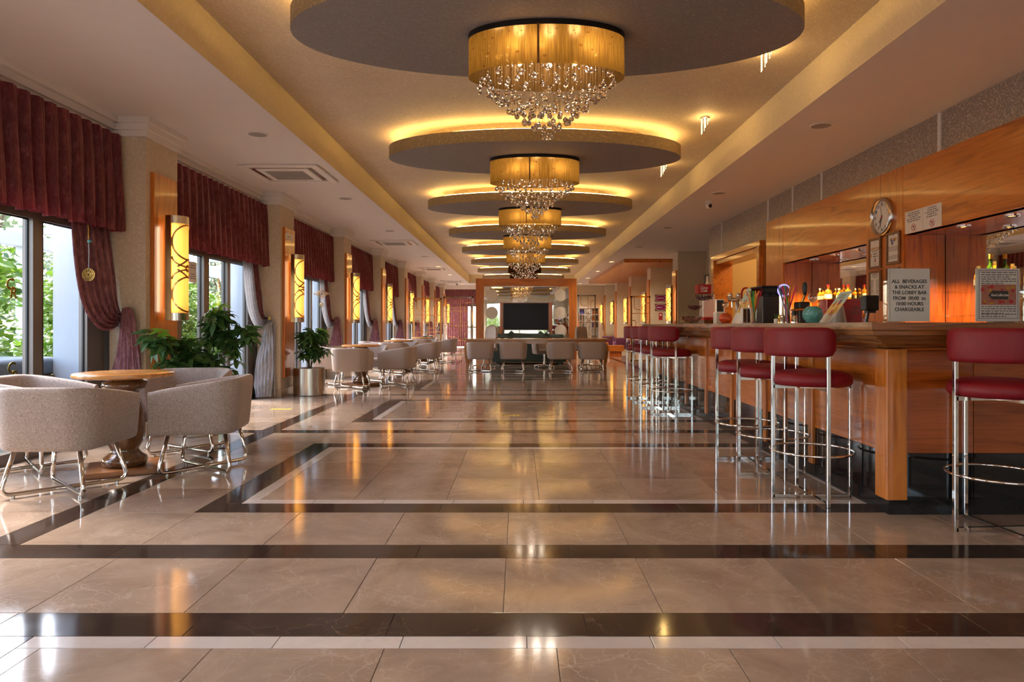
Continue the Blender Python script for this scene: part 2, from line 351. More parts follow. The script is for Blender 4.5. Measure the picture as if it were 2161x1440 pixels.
# ------------------------------------------------------------------ mesh helpers
class MB:
    def __init__(s): s.v = []; s.f = []; s.mi = []; s.uv = None
    def add(s, verts, faces, m=0):
        b = len(s.v); s.v += [tuple(p) for p in verts]
        s.f += [tuple(i + b for i in f) for f in faces]; s.mi += [m] * len(faces); return s
    def box(s, x0, x1, y0, y1, z0, z1, m=0):
        v = [(x0, y0, z0), (x1, y0, z0), (x1, y1, z0), (x0, y1, z0), (x0, y0, z1), (x1, y0, z1), (x1, y1, z1), (x0, y1, z1)]
        return s.add(v, [(0, 3, 2, 1), (4, 5, 6, 7), (0, 1, 5, 4), (1, 2, 6, 5), (2, 3, 7, 6), (3, 0, 4, 7)], m)
    def bbox(s, x0, x1, y0, y1, z0, z1, r=0.01, m=0, seg=2):
        """box with rounded edges"""
        bm = bmesh.new(); bmesh.ops.create_cube(bm, size=1)
        for v in bm.verts:
            v.co = ((x0 + x1) / 2 + v.co.x * (x1 - x0), (y0 + y1) / 2 + v.co.y * (y1 - y0), (z0 + z1) / 2 + v.co.z * (z1 - z0))
        bmesh.ops.bevel(bm, geom=list(bm.edges), offset=r, segments=seg, profile=0.5, affect='EDGES')
        bm.verts.index_update()
        s.add([v.co[:] for v in bm.verts], [[v.index for v in f.verts] for f in bm.faces], m); bm.free(); return s
    def prism(s, pts, z0, z1, m=0, cap=True):
        n = len(pts); v = [(x, y, z0) for x, y in pts] + [(x, y, z1) for x, y in pts]
        f = [(i, (i + 1) % n, n + (i + 1) % n, n + i) for i in range(n)]
        if cap: f += [tuple(reversed(range(n))), tuple(range(n, 2 * n))]
        return s.add(v, f, m)
    def lathe(s, prof, seg=24, c=(0, 0, 0), m=0, sx=1.0, sy=1.0, a0=0.0, a1=2 * PI, cap=True):
        full = abs(a1 - a0 - 2 * PI) < 1e-6; n = seg if full else seg + 1; v = []
        for r, z in prof:
            for i in range(n):
                a = a0 + (a1 - a0) * i / seg; v.append((c[0] + r * sx * math.cos(a), c[1] + r * sy * math.sin(a), c[2] + z))
        f = []
        for j in range(len(prof) - 1):
            for i in range(seg):
                k = (i + 1) % n
                f.append((j * n + i, j * n + k, (j + 1) * n + k, (j + 1) * n + i))
        if cap and full:
            if prof[0][0] > 1e-5: f.append(tuple(reversed(range(n))))
            if prof[-1][0] > 1e-5: f.append(tuple(range((len(prof) - 1) * n, len(prof) * n)))
        return s.add(v, f, m)
    def tube(s, path, r, n=8, closed=False, m=0, square=False):
        P = [Vector(p) for p in path]; k = len(P); rings = []
        up = Vector((0, 0, 1)); prev = None
        for i in range(k):
            if closed: t = (P[(i + 1) % k] - P[i - 1])
            else: t = P[min(i + 1, k - 1)] - P[max(i - 1, 0)]
            t.normalize()
            if prev is None:
                a = up.cross(t) if abs(t.dot(up)) < 0.95 else Vector((1, 0, 0)).cross(t)
            else:
                a = prev - t * prev.dot(t)
                if a.length < 1e-6: a = up.cross(t)
            a.normalize(); prev = a; b = t.cross(a)
            rr = r[i] if isinstance(r, (list, tuple)) else r
            rings.append([P[i] + (a * math.cos(2 * PI * (j + 0.5) / n) + b * math.sin(2 * PI * (j + 0.5) / n)) * rr for j in range(n)])
        v = [p[:] for R in rings for p in R]; f = []
        for i in range(k if closed else k - 1):
            i2 = (i + 1) % k
            for j in range(n):
                j2 = (j + 1) % n; f.append((i * n + j, i * n + j2, i2 * n + j2, i2 * n + j))
        if not closed: f += [tuple(reversed(range(n))), tuple(range((k - 1) * n, k * n))]
        return s.add(v, f, m)
    def grid(s, rows, m=0, closed=False):
        nr = len(rows); nc = len(rows[0]); v = [p for R in rows for p in R]; f = []
        for i in range(nr - 1):
            for j in range(nc if closed else nc - 1):
                j2 = (j + 1) % nc; f.append((i * nc + j, i * nc + j2, (i + 1) * nc + j2, (i + 1) * nc + j))
        return s.add(v, f, m)
    def sphere(s, c, r, nu=12, nv=8, m=0, sz=1.0):
        prof = [(max(1e-6, r * math.sin(PI * j / nv)), -r * sz * math.cos(PI * j / nv)) for j in range(nv + 1)]
        return s.lathe(prof, nu, c, m, cap=False)
    def mesh(s, name, mats, smooth=None):
        me = bpy.data.meshes.new(name); me.from_pydata(s.v, [], s.f)
        for m in (mats if isinstance(mats, (list, tuple)) else [mats]):
            me.materials.append(MT[m] if isinstance(m, str) else m)
        if any(s.mi): me.polygons.foreach_set('material_index', s.mi)
        if smooth is not None:
            me.shade_smooth()
            if smooth < 170: me.set_sharp_from_angle(angle=math.radians(smooth))
        me.update(); return me
    def build(s, name, mats, parent=None, smooth=None, loc=None, rot=None):
        return obj(name, s.mesh(name, mats, smooth), parent, loc, rot)

def obj(name, me, parent=None, loc=None, rot=None):
    o = bpy.data.objects.new(name, me); C.objects.link(o)
    if parent is not None: o.parent = parent
    if loc is not None: o.location = loc
    if rot is not None: o.rotation_euler = rot
    return o

def tag(o, label, cat, group=None):
    o['label'] = label; o['category'] = cat
    if group: o['group'] = group
    return o
def thing(name, label, cat, loc=(0, 0, 0), rz=0.0, group=None, rot=None):
    o = bpy.data.objects.new(name, None); C.objects.link(o); o.location = loc
    o.rotation_euler = rot if rot else (0, 0, rz); o.empty_display_size = 0.1
    return tag(o, label, cat, group)
def struct(o, label=None):
    o['kind'] = 'structure'
    if label: o['label'] = label
    return o
def sroot(name, loc=(0, 0, 0), label=None):
    o = bpy.data.objects.new(name, None); C.objects.link(o); o.location = loc
    return struct(o, label)
def dup(root, loc, rz=None, label=None, group=None):
    r = root.copy(); C.objects.link(r); r.location = loc
    if rz is not None: r.rotation_euler = (0, 0, rz)
    if label: r['label'] = label
    if group: r['group'] = group
    for ch in list(root.children):
        c = ch.copy(); C.objects.link(c); c.parent = r
        for g in list(ch.children):
            d = g.copy(); C.objects.link(d); d.parent = c
    return r
def point_light(name, parent, loc, power, col, r=0.03):
    l = bpy.data.lights.new(name, 'POINT'); l.energy = power; l.color = col; l.shadow_soft_size = r
    o = bpy.data.objects.new(name, l); C.objects.link(o); o.parent = parent; o.location = loc; return o

def fillet(pts, r, n=5):
    P = [Vector(p) for p in pts]; out = [P[0]]
    for i in range(1, len(P) - 1):
        a = (P[i - 1] - P[i]); b = (P[i + 1] - P[i]); d = min(r, a.length * 0.49, b.length * 0.49)
        p0 = P[i] + a.normalized() * d; p1 = P[i] + b.normalized() * d
        for k in range(n + 1):
            t = k / n; out.append(p0 * (1 - t) ** 2 + P[i] * 2 * t * (1 - t) + p1 * t * t)
    out.append(P[-1]); return out

def spline(pts, n):
    """n+1 points on a Catmull-Rom curve through pts"""
    P = [Vector(p) for p in pts]; P = [P[0] * 2 - P[1]] + P + [P[-1] * 2 - P[-2]]; m = len(P) - 3; out = []
    for k in range(n + 1):
        u = k / n * m; i = min(int(u), m - 1); t = u - i; a, b, c, d = P[i:i + 4]
        out.append(0.5 * ((2 * b) + (c - a) * t + (2 * a - 5 * b + 4 * c - d) * t * t + (3 * b - a - 3 * c + d) * t ** 3))
    return out

def text_mesh(body, size, mat, align='CENTER', depth=0.0006, shear=0.0):
    cu = bpy.data.curves.new('lettering', 'FONT'); cu.body = body; cu.size = size; cu.align_x = align; cu.align_y = 'CENTER'
    cu.extrude = depth; cu.offset = size * 0.022; cu.shear = shear; cu.resolution_u = 3
    o = bpy.data.objects.new('lettering', cu); me = bpy.data.meshes.new_from_object(o)
    bpy.data.objects.remove(o); me.name = 'lettering'; me.materials.clear(); me.materials.append(MT[mat]); return me

def word_lines(mb, x0, x1, y, rows, lh, z=0.0006, m=0, h=0.45, centre=False, seed=1):
    """lines of small unreadable print: word-length dashes in local XY"""
    rr = random.Random(seed)
    for k in range(rows):
        L = (x1 - x0) * (rr.uniform(0.55, 1.0) if centre or k == rows - 1 else 1.0)
        a = (x0 + x1) / 2 - L / 2 if centre else x0; x = a; yy = y - k * lh
        while x < a + L - lh * 0.5:
            wl_ = min(rr.uniform(0.7, 2.6) * lh, a + L - x)
            mb.add([(x, yy, z), (x + wl_, yy, z), (x + wl_, yy + lh * h, z), (x, yy + lh * h, z)], [(0, 1, 2, 3)], m)
            x += wl_ + lh * 0.4

FACE_CAM = (PI / 2, 0, 0)                  # local x -> X, local y -> Z, normal -> -Y
FACE_HALL = (PI / 2, 0, -PI / 2)           # on the bar wall: normal -> -X
FACE_EAST = (PI / 2, 0, PI / 2)            # on the window side: normal -> +X
ORD = ['first', 'second', 'third', 'fourth', 'fifth', 'sixth', 'seventh', 'eighth', 'ninth', 'tenth', 'eleventh', 'twelfth']

# ------------------------------------------------------------------ dimensions of the hall
Y0, Y1 = -8.0, 35.0                        # wall behind the camera, end wall
ZC, ZT = 3.175, 3.55                       # side ceilings, raised tray
TL, TR = -2.415, 2.70                      # tray edges
XP, XW = -3.70, -4.10                      # pillar faces, window plane
PIL = [6.72 + 3.8 * k for k in range(-4, 8)]
PW = 0.62
XB = 4.07                                  # bar back wall
CX = 0.205                                 # line of the chandeliers

# ------------------------------------------------------------------ floor: marble laid in framed rectangles
floor = struct(MB().box(-4.3, 7.0, Y0, Y1 + 0.2, -0.12, -0.0035).build('floor', 'grout'), 'polished marble floor with dark framed rectangles')
pieces = []                                # x0, x1, y0, y1, material
def fill(x0, x1, y0, y1, nx, ny, m):
    for i in range(nx):
        for j in range(ny):
            pieces.append((x0 + (x1 - x0) * i / nx, x0 + (x1 - x0) * (i + 1) / nx,
                           y0 + (y1 - y0) * j / ny, y0 + (y1 - y0) * (j + 1) / ny, m))
PER = 3.79
BE, DK, WH = 'beige_tile', 'dark_tile', 'white_tile'
for k in range(-3, 9):
    b = 3.26 + PER * k
    s1, r0, r1, e = b + 0.199, b + 0.795, b + 3.17, b + PER
    if b > Y1 or e < Y0: continue
    fill(-4.1, -2.745, b, s1, 2, 1, DK); fill(-2.745, 3.245, b, s1, 8, 1, DK); fill(3.245, 5.2, b, s1, 3, 1, DK)
    fill(-2.745, -2.55, s1, e, 1, 4, DK); fill(3.05, 3.245, s1, e, 1, 4, DK)
    fill(-4.1, -2.745, s1, e, 2, 6, BE); fill(3.245, 5.2, s1, e, 3, 6, BE)
    fill(-2.55, 3.05, s1, r0, 9, 1, BE); fill(-2.55, 3.05, r1, e, 9, 1, BE)
    fill(-2.55, -1.945, r0, r1, 1, 4, BE); fill(2.445, 3.05, r0, r1, 1, 4, BE)
    fill(-1.945, 2.445, r0, r0 + 0.205, 6, 1, DK); fill(-1.945, 2.445, r1 - 0.2, r1, 6, 1, DK)
    fill(-1.945, -1.745, r0 + 0.205, r1 - 0.2, 1, 3, DK); fill(2.245, 2.445, r0 + 0.205, r1 - 0.2, 1, 3, DK)
    fill(-1.745, 2.245, r0 + 0.205, r0 + 0.295, 9, 1, WH); fill(-1.745, 2.245, r1 - 0.29, r1 - 0.2, 9, 1, WH)
    fill(-1.745, -1.66, r0 + 0.295, r1 - 0.29, 1, 4, WH); fill(2.16, 2.245, r0 + 0.295, r1 - 0.29, 1, 4, WH)
    xs = -1.66
    while xs < 2.15:
        fill(xs, min(xs + 0.597, 2.16), r0 + 0.295, r1 - 0.29, 1, 3, BE); xs += 0.597
def in_view(p):
    yc = (p[2] + p[3]) / 2
    if p[3] < 2.0: return False
    if p[0] > 2.15 and 3.9 < yc < 10.9: return False
    yy = max(p[3], 0.5); a, c = 1095 + p[0] * F / yy, 1095 + p[1] * F / yy
    return c > -20 and a < 2180
vis = sorted([p for p in pieces if in_view(p)], key=lambda p: (p[2] + p[3]))[:285]
near = set(vis); tile_mesh = {}; rest = {BE: MB(), DK: MB(), WH: MB()}
G = 0.0011
def slab(mb, x0, x1, y0, y1):
    c = 0.0012; v = []
    for z, o in ((-0.004, 0), (-c, 0), (0, c)):
        v += [(x0 + o, y0 + o, z), (x1 - o, y0 + o, z), (x1 - o, y1 - o, z), (x0 + o, y1 - o, z)]
    f = [(8, 9, 10, 11)]
    for a in (0, 4): f += [(a + i, a + (i + 1) % 4, a + 4 + (i + 1) % 4, a + 4 + i) for i in range(4)]
    mb.add(v, f)
for p in pieces:
    x0, x1, y0, y1, m = p
    if p in near:
        wd, dp = round(x1 - x0, 3), round(y1 - y0, 3); key = (wd, dp, m)
        if key not in tile_mesh:
            q = MB(); slab(q, -wd / 2 + G, wd / 2 - G, -dp / 2 + G, dp / 2 - G); tile_mesh[key] = q.mesh('tile', m)
        obj('tile', tile_mesh[key], floor, ((x0 + x1) / 2, (y0 + y1) / 2, random.uniform(-0.0003, 0.0002)))
    else:
        slab(rest[m], x0 + G, x1 - G, y0 + G, y1 - G)
for m in rest:
    o = rest[m].build('tile', m, floor); o['kind'] = 'stuff'

for px, y, wd, lab in ((593, 9.05, 0.26, 'yellow floor sticker beside the steel planter'), (1076, 8.43, 0.24, 'yellow floor sticker in the middle of the hall')):
    x = (px - 1095) * y / F
    t = tag(MB().box(-wd / 2, wd / 2, -0.05, 0.05, 0, 0.0015).build('floor_sticker', 'yellow', None, None, (x, y, 0.0002)), lab, 'sticker')
    q = MB()
    for k in range(5): q.box(-wd * 0.42 + k * wd * 0.17, -wd * 0.42 + k * wd * 0.17 + wd * 0.1, -0.02, 0.02, 0.0015, 0.0019)
    q.build('print', 'ink_grey', t)

# ------------------------------------------------------------------ ceiling with the raised tray
ce = MB()
YA, YB = -7.4, 33.0
def quad(a, b, c, d, m): ce.add([a, b, c, d], [(0, 1, 2, 3)], m)
quad((-4.3, Y0, ZC), (-4.3, Y1, ZC), (TL, Y1, ZC), (TL, Y0, ZC), 0)
quad((TR, Y0, ZC), (TR, Y1, ZC), (7.0, Y1, ZC), (7.0, Y0, ZC), 0)
quad((TL, Y0, ZC), (TL, YA, ZC), (TR, YA, ZC), (TR, Y0, ZC), 0)
quad((TL, YB, ZC), (TL, Y1, ZC), (TR, Y1, ZC), (TR, YB, ZC), 0)
quad((TL, YA, ZC), (TL, YB, ZC), (TL, YB, ZT), (TL, YA, ZT), 2)
quad((TR, YA, ZC), (TR, YA, ZT), (TR, YB, ZT), (TR, YB, ZC), 2)
quad((TL, YA, ZC), (TL, YA, ZT), (TR, YA, ZT), (TR, YA, ZC), 2)
quad((TL, YB, ZC), (TR, YB, ZC), (TR, YB, ZT), (TL, YB, ZT), 2)
quad((TL, YA, ZT), (TL, YB, ZT), (TR, YB, ZT), (TR, YA, ZT), 1)
ceiling = struct(ce.build('ceiling', ['white', 'tray', 'tray_side']), 'white side ceilings and tan raised middle tray')
MB().box(-4.4, 7.1, Y0 - 0.1, Y1 + 0.2, ZT + 0.05, ZT + 0.2).build('roof_slab', 'white_out', ceiling)

# wood canopy over the seating alcoves
struct(MB().box(3.25, 5.25, 20.9, 31.5, 3.06, ZC - 0.002).build('ceiling_canopy', 'wood_y'), 'brown wooden lowered ceiling over the alcoves')

# ------------------------------------------------------------------ window side: wall, pillars, cornice
wl_ = MB(); wl_.box(-4.3, -4.06, Y0, Y1, 2.16, ZC + 0.02)
struct(wl_.build('wall_left', 'wall'), 'beige wall strip above the terrace doors')
co = MB()
for k in range(len(PIL) - 1):
    a, b2 = PIL[k] + PW, PIL[k + 1]
    for d, z0, z1 in ((0.05, 2.99, 3.05), (0.085, 3.05, 3.115), (0.125, 3.115, ZC)):
        co.box(-4.06, -4.06 + d, a - 0.02, b2 + 0.02, z0, z1)
struct(co.build('trim_1', 'cornice'), 'stepped white cornice above the curtains')

def pillar(x_face, x_back, y, sgn, idx, side):
    """sgn +1: hall face looks to +X (window side), -1: looks to -X"""
    r = sroot('pillar', (0, 0, 0), 'beige wallpapered pillar with wooden sconce panel, number %d on the %s side' % (idx + 1, side))
    lo, hi = min(x_face, x_back), max(x_face, x_back)
    MB().box(lo, hi, y, y + PW, 0, ZC + 0.01).build('shaft', 'wall', r)
    sk = MB(); sk.box(lo - (0.014 if sgn < 0 else 0), hi + (0.014 if sgn > 0 else 0), y - 0.014, y + PW + 0.014, 0, 0.13)
    sk.build('skirting', 'stone_skirt', r)
    cb = MB()
    for d, z0, z1 in ((0.03, 2.99, 3.05), (0.05, 3.05, 3.115), (0.075, 3.115, ZC - 0.001)):
        cb.box(lo - (d if sgn < 0 else 0), hi + (d if sgn > 0 else 0), y - d, y + PW + d, z0, z1)
    if side == 'window': cb.build('cornice', 'cornice', r)
    x1 = x_face + sgn * 0.042
    MB().bbox(min(x_face, x1), max(x_face, x1), y + 0.08, y + 0.54, 0.30, 2.66, 0.003, 0, 1).build('wood_panel', 'wood_z', r)
    return r
for i, p in enumerate(PIL):
    if p > 34: continue
    r = pillar(XP, XW + 0.04, p, 1, i - 4, 'window') if i >= 3 else pillar(XP, XW + 0.04, p, 1, i + 12, 'window')
    MB().box(-4.62, -4.18, p + 0.0, p + PW, 0, 3.3).build('exterior_column', 'white_out', r)
RPIL = [18.84 + 3.9 * k for k in range(0, 5)]
for i, p in enumerate(RPIL): pillar(4.42, 5.2, p, -1, i, 'alcove')

# ------------------------------------------------------------------ terrace doors
def window(idx, ya, yb, mull, name):
    r = sroot(name, (0, 0, 0), 'grey aluminium terrace doors in bay %d' % idx)
    xf0, xf1 = -4.17, -4.09
    MB().box(xf0, xf1, ya, ya + 0.16, 0, 2.16).build('jamb', 'alu', r)
    MB().box(xf0, xf1, yb - 0.30, yb - 0.24, 0, 2.16).box(xf0 - 0.01, xf1 - 0.02, yb - 0.24, yb, 0, 2.16).build('jamb', 'alu', r)
    MB().box(xf0, xf1, ya + 0.16, yb - 0.30, 2.02, 2.16).box(xf0, xf1 + 0.012, ya + 0.16, yb - 0.30, 2.1, 2.16).build('header', 'alu', r)
    MB().box(xf0, xf1, ya + 0.16, yb - 0.30, 0, 0.09).build('threshold', 'alu', r)
    ed = [ya + 0.16]
    for m, wd in mull:
        MB().box(xf0, xf1 + 0.01, m, m + wd * 0.55, 0.09, 2.02).box(xf0, xf1 - 0.03, m + wd * 0.58, m + wd, 0.09, 2.02).build('stile', 'alu', r)
        ed += [m, m + wd]
    ed.append(yb - 0.30)
    for j in range(0, len(ed), 2):
        a, b2 = ed[j], ed[j + 1]
        if b2 - a < 0.1: continue
        MB().add([(-4.13, a, 0.09), (-4.13, b2, 0.09), (-4.13, b2, 2.02), (-4.13, a, 2.02)], [(0, 1, 2, 3)]).build('pane', 'glass', r)
        g = MB()
        g.box(-4.135, -4.12, a, a + 0.012, 0.09, 2.02).box(-4.135, -4.12, b2 - 0.012, b2, 0.09, 2.02)
        g.box(-4.135, -4.12, a, b2, 2.008, 2.02).build('gasket', 'black', r)
    return r
bays = []
for k in range(len(PIL) - 1):
    a, b2 = PIL[k] + PW, PIL[k + 1]
    if b2 > 34: b2 = min(b2, 34.7)
    bays.append((a, b2))
    window(k - 1, a, b2, [(b2 - 2.45, 0.2), (b2 - 1.74, 0.22), (b2 - 1.03, 0.17)], 'window_%d' % (k + 1))
    pl = bpy.data.lights.new('portal', 'AREA'); pl.shape = 'RECTANGLE'; pl.size = 2.0; pl.size_y = b2 - a - 0.3
    pl.cycles.is_portal = True
    po = bpy.data.objects.new('portal', pl); C.objects.link(po)
    po.location = (-4.2, (a + b2) / 2, 1.1); po.rotation_euler = (0, -PI / 2, 0)

# ------------------------------------------------------------------ end wall, wall behind the camera, bar wall
ew = MB(); ew.box(-4.3, -3.3, Y1, Y1 + 0.15, 0, ZC); ew.box(-3.3, -1.6, Y1, Y1 + 0.15, 2.2, ZC); ew.box(-1.6, 7.0, Y1, Y1 + 0.15, 0, ZC)
struct(ew.build('wall_end', 'wall'), 'pale wall at the far end of the hall')
r = sroot('window_20', (0, 0, 0), 'window behind the curtains of the end wall')
MB().box(-3.3, -1.6, Y1 + 0.02, Y1 + 0.08, 2.1, 2.2).box(-3.3, -3.2, Y1 + 0.02, Y1 + 0.08, 0, 2.1).box(-1.7, -1.6, Y1 + 0.02, Y1 + 0.08, 0, 2.1).box(-2.5, -2.4, Y1 + 0.02, Y1 + 0.08, 0, 2.1).box(-3.3, -1.6, Y1 + 0.02, Y1 + 0.08, 1.0, 1.06).build('frame', 'alu', r)
MB().add([(-3.2, Y1 + 0.05, 0), (-1.7, Y1 + 0.05, 0), (-1.7, Y1 + 0.05, 2.1), (-3.2, Y1 + 0.05, 2.1)], [(0, 1, 2, 3)]).build('pane', 'glass', r)
bw = MB(); bw.box(-4.3, -2.6, Y0 - 0.15, Y0, 0, ZC); bw.box(2.8, 7.0, Y0 - 0.15, Y0, 0, ZC); bw.box(-2.6, 2.8, Y0 - 0.15, Y0, 2.85, ZC)
struct(bw.build('wall_front', 'wall'), 'entrance wall opposite the mirror')
r = sroot('window_21', (0, 0, 0), 'wide glazed entrance front')
fr = MB(); fr.box(-2.6, 2.8, Y0 - 0.1, Y0 - 0.03, 2.75, 2.85).box(-2.6, 2.8, Y0 - 0.1, Y0 - 0.03, 0, 0.1)
GX = [-2.6 + 5.4 * k / 4 for k in range(5)]
for x in GX: fr.box(x - 0.04, x + 0.04, Y0 - 0.1, Y0 - 0.03, 0.1, 2.75)
fr.build('frame', 'alu', r)
for k in range(4):
    MB().add([(GX[k] + 0.04, Y0 - 0.06, 0.1), (GX[k + 1] - 0.04, Y0 - 0.06, 0.1), (GX[k + 1] - 0.04, Y0 - 0.06, 2.75), (GX[k] + 0.04, Y0 - 0.06, 2.75)], [(0, 1, 2, 3)]).build('pane', 'glass', r)
pl = bpy.data.lights.new('portal', 'AREA'); pl.shape = 'RECTANGLE'; pl.size = 5.4; pl.size_y = 2.8; pl.cycles.is_portal = True
po = bpy.data.objects.new('portal', pl); C.objects.link(po); po.location = (0.0, Y0 - 0.2, 1.45); po.rotation_euler = (PI / 2, 0, 0)

UB0, UB1 = 3.4, 10.96                      # extent of the wooden bar unit along the wall
wr = MB()
wr.box(XB, 4.25, Y0, -7.4, 0, ZC); wr.box(XB, 4.25, -2.0, UB0, 0, ZC); wr.box(XB, 4.25, -7.4, -2.0, 2.9, ZC); wr.box(XB, 4.25, -7.4, -2.0, 0, 0.12); wr.box(XB, 4.25, UB0, 11.2, 2.72, ZC)
wr.box(XB, 4.25, 11.2, 14.05, 2.45, ZC); wr.box(XB, 4.25, 14.05, 14.5, 0, ZC); wr.box(XB, 4.25, UB1 + 0.03, 11.2, 0, 2.75)
struct(wr.build('wall_right', 'wall_silver'), 'silver flecked wallpaper above the bar')
wa = MB(); wa.box(4.25, 5.4, 14.35, 14.5, 0, ZC); wa.box(5.2, 5.4, 14.5, Y1, 0, ZC)
struct(wa.build('wall_alcove', 'wall'), 'beige wall behind the seating alcoves')
rm = MB(); rm.box(6.2, 6.3, 10.6, 14.4, 0, ZC); rm.box(4.25, 6.2, 10.6, 10.98, 0, ZC); rm.box(4.25, 6.2, 14.2, 14.35, 0, ZC)
struct(rm.build('wall_pantry', 'ochre'), 'ochre wall of the room seen through the bar doorway')
wn_ = MB(); wn_.box(4.95, 5.1, 3.2, 10.6, 0, ZC); wn_.box(4.25, 4.95, 3.2, 3.35, 0, ZC)
struct(wn_.build('wall_back', 'ochre'))
st = MB()
for px in (1984, 1735, 1674, 1622, 1524):
    y = XB * F / (px - 1095); st.box(XB - 0.014, XB, y - 0.02, y + 0.02, 2.72 if y < 11 else 2.6, ZC)
struct(st.build('trim_2', 'cornice'), 'white cover strips on the silver wallpaper')
r = sroot('window_22', (0, 0, 0), 'added unseen glazed side wall beside the entrance for fill daylight')  # unseen glazing added to bring more daylight into the near hall
fr = MB(); fr.box(4.12, 4.19, -7.4, -2.0, 2.82, 2.9).box(4.12, 4.19, -7.4, -2.0, 0.12, 0.2)
GY = [-7.4 + 5.4 * k / 4 for k in range(5)]
for y in GY: fr.box(4.12, 4.19, y - 0.04, y + 0.04, 0.12, 2.9)
fr.build('frame', 'alu', r)
for k in range(4):
    MB().add([(4.155, GY[k] + 0.04, 0.2), (4.155, GY[k + 1] - 0.04, 0.2), (4.155, GY[k + 1] - 0.04, 2.82), (4.155, GY[k] + 0.04, 2.82)], [(0, 1, 2, 3)]).build('pane', 'glass', r)
pl = bpy.data.lights.new('portal', 'AREA'); pl.shape = 'RECTANGLE'; pl.size = 2.7; pl.size_y = 5.3; pl.cycles.is_portal = True
po = bpy.data.objects.new('portal', pl); C.objects.link(po); po.location = (4.24, -4.7, 1.5); po.rotation_euler = (0, PI / 2, 0)
# doorway with wooden frame left of the bar unit
r = sroot('door_1', (0, 0, 0), 'wooden framed opening beside the bar unit')
fr = MB()
for d, o in ((0.05, 0.0), (0.09, 0.05)):
    fr.box(XB - d, XB, 11.2 + o - 0.02, 11.3 + o, 0, 2.45)
    fr.box(XB - d, XB, 13.9 - o, 14.05 - o + 0.02, 0, 2.45); fr.box(XB - d, XB, 11.2, 14.05, 2.36 + o * 1.6, 2.45 + o * 1.6)
fr.box(XB, 4.4, 11.2, 11.3, 0, 2.42); fr.box(XB, 4.4, 13.95, 14.05, 0, 2.42); fr.box(XB, 4.4, 11.2, 14.05, 2.36, 2.45)
fr.build('door_frame', 'wood_y', r)
# grey glass door further back
r = sroot('door_2', (0, 0, 0), 'grey glazed door behind the bar corner')
MB().box(5.08, 5.14, 15.2, 18.6, 0, 2.5).build('door_leaf', 'alu', r)
MB().box(5.06, 5.08, 15.4, 18.4, 1.2, 2.4).build('pane', 'glass', r)

# ------------------------------------------------------------------ outside the terrace doors
ground = struct(MB().box(-60, -4.1, -40, 80, -0.3, -0.05).box(4.3, 40, Y0 - 0.15, 3.2, -0.3, -0.02).box(-4.1, 40, Y0 - 30, Y0 - 0.15, -0.3, -0.02).box(-4.1, 20, Y1 + 0.2, 80, -0.3, -0.02).build('ground_outside', 'paving'))
def foliage(n, size, blobs, seed):
    rr = random.Random(seed); q = MB()
    for k in range(n):
        cx, cy_, cz, rx, ry, rz = rr.choice(blobs)
        d = Vector((rr.gauss(0, 1), rr.gauss(0, 1), rr.gauss(0, 1))).normalized() * (rr.random() ** 0.4)
        c = Vector((cx + d.x * rx, cy_ + d.y * ry, max(0.05, cz + d.z * rz)))
        L = size * rr.uniform(0.7, 1.3); M_ = Euler((rr.uniform(-0.9, 0.6), rr.uniform(-0.8, 0.8), rr.uniform(0, 6.28))).to_matrix()
        pts = [(0, 0, 0), (L * 0.3, L * 0.4, 0.05 * L), (0, L, -0.1 * L), (-L * 0.3, L * 0.4, 0.05 * L)]
        q.add([c + M_ @ Vector(p) for p in pts], [(0, 1, 2, 3)])
    return q
def shrub(name, x, y, h, rx, n, size, mat, lab, seed, trunk=0.03):
    t = thing(name, lab, 'shrub' if name == 'garden_shrub' else 'tree', (x, y, -0.05), 0, 'trees and shrubs on the terrace')
    rr = random.Random(seed)
    bl = [(rr.uniform(-rx, rx) * 0.6, rr.uniform(-rx, rx) * 0.45, h * rr.uniform(0.25, 0.85), rx * 0.6, rx * 0.7, h * 0.2) for _ in range(9)]
    foliage(n, size, bl, seed).build('foliage', mat, t)['kind'] = 'stuff'
    q = MB()
    for k in range(3):
        q.tube(spline([(0.1 * k, 0, 0), (rr.uniform(-0.2, 0.2), rr.uniform(-0.2, 0.2), h * 0.4), (rr.uniform(-rx, rx) * 0.6, rr.uniform(-rx, rx) * 0.6, h * 0.85)], 8), [trunk * (1 - 0.08 * j) for j in range(9)], 6)
    q.build('trunk', 'stem', t)
for i, (x, y, h, rx, n) in enumerate(((-5.85, 7.0, 2.15, 0.85, 3400), (-6.1, 9.3, 2.1, 0.9, 3000), (-6.3, 12.2, 2.3, 0.95, 2800), (-6.4, 15.0, 2.0, 0.95, 2400),
                                   (-8.6, 10.6, 2.6, 0.75, 2400), (-8.6, 13.8, 2.6, 0.75, 2000), (-8.6, 17.0, 2.8, 0.75, 1800), (-6.6, 18.6, 2.6, 0.9, 1600), (-6.8, 23.5, 2.4, 1.0, 1400), (-7, 29.0, 2.5, 1.1, 1200))):
    shrub('garden_shrub', x, y, h, rx, n, 0.13, 'out_leaf', '%s bright green leafy shrub outside the terrace doors, counted from the camera' % ORD[i], 40 + i)
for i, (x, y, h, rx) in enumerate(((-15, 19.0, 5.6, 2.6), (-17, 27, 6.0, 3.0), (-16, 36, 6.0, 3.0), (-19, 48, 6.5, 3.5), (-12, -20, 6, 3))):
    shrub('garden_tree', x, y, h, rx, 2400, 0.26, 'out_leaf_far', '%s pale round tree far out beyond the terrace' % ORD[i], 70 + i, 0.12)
for i, (x, y) in enumerate(((-2.6, -15), (2.2, -14), (4.8, -18))):
    shrub('garden_shrub', x, y, 2.6, 1.1, 1300, 0.16, 'out_leaf', '%s big green shrub outside the entrance glazing' % ORD[i], 90 + i)
t = thing('pergola', 'white painted pergola over the terrace', 'pergola')
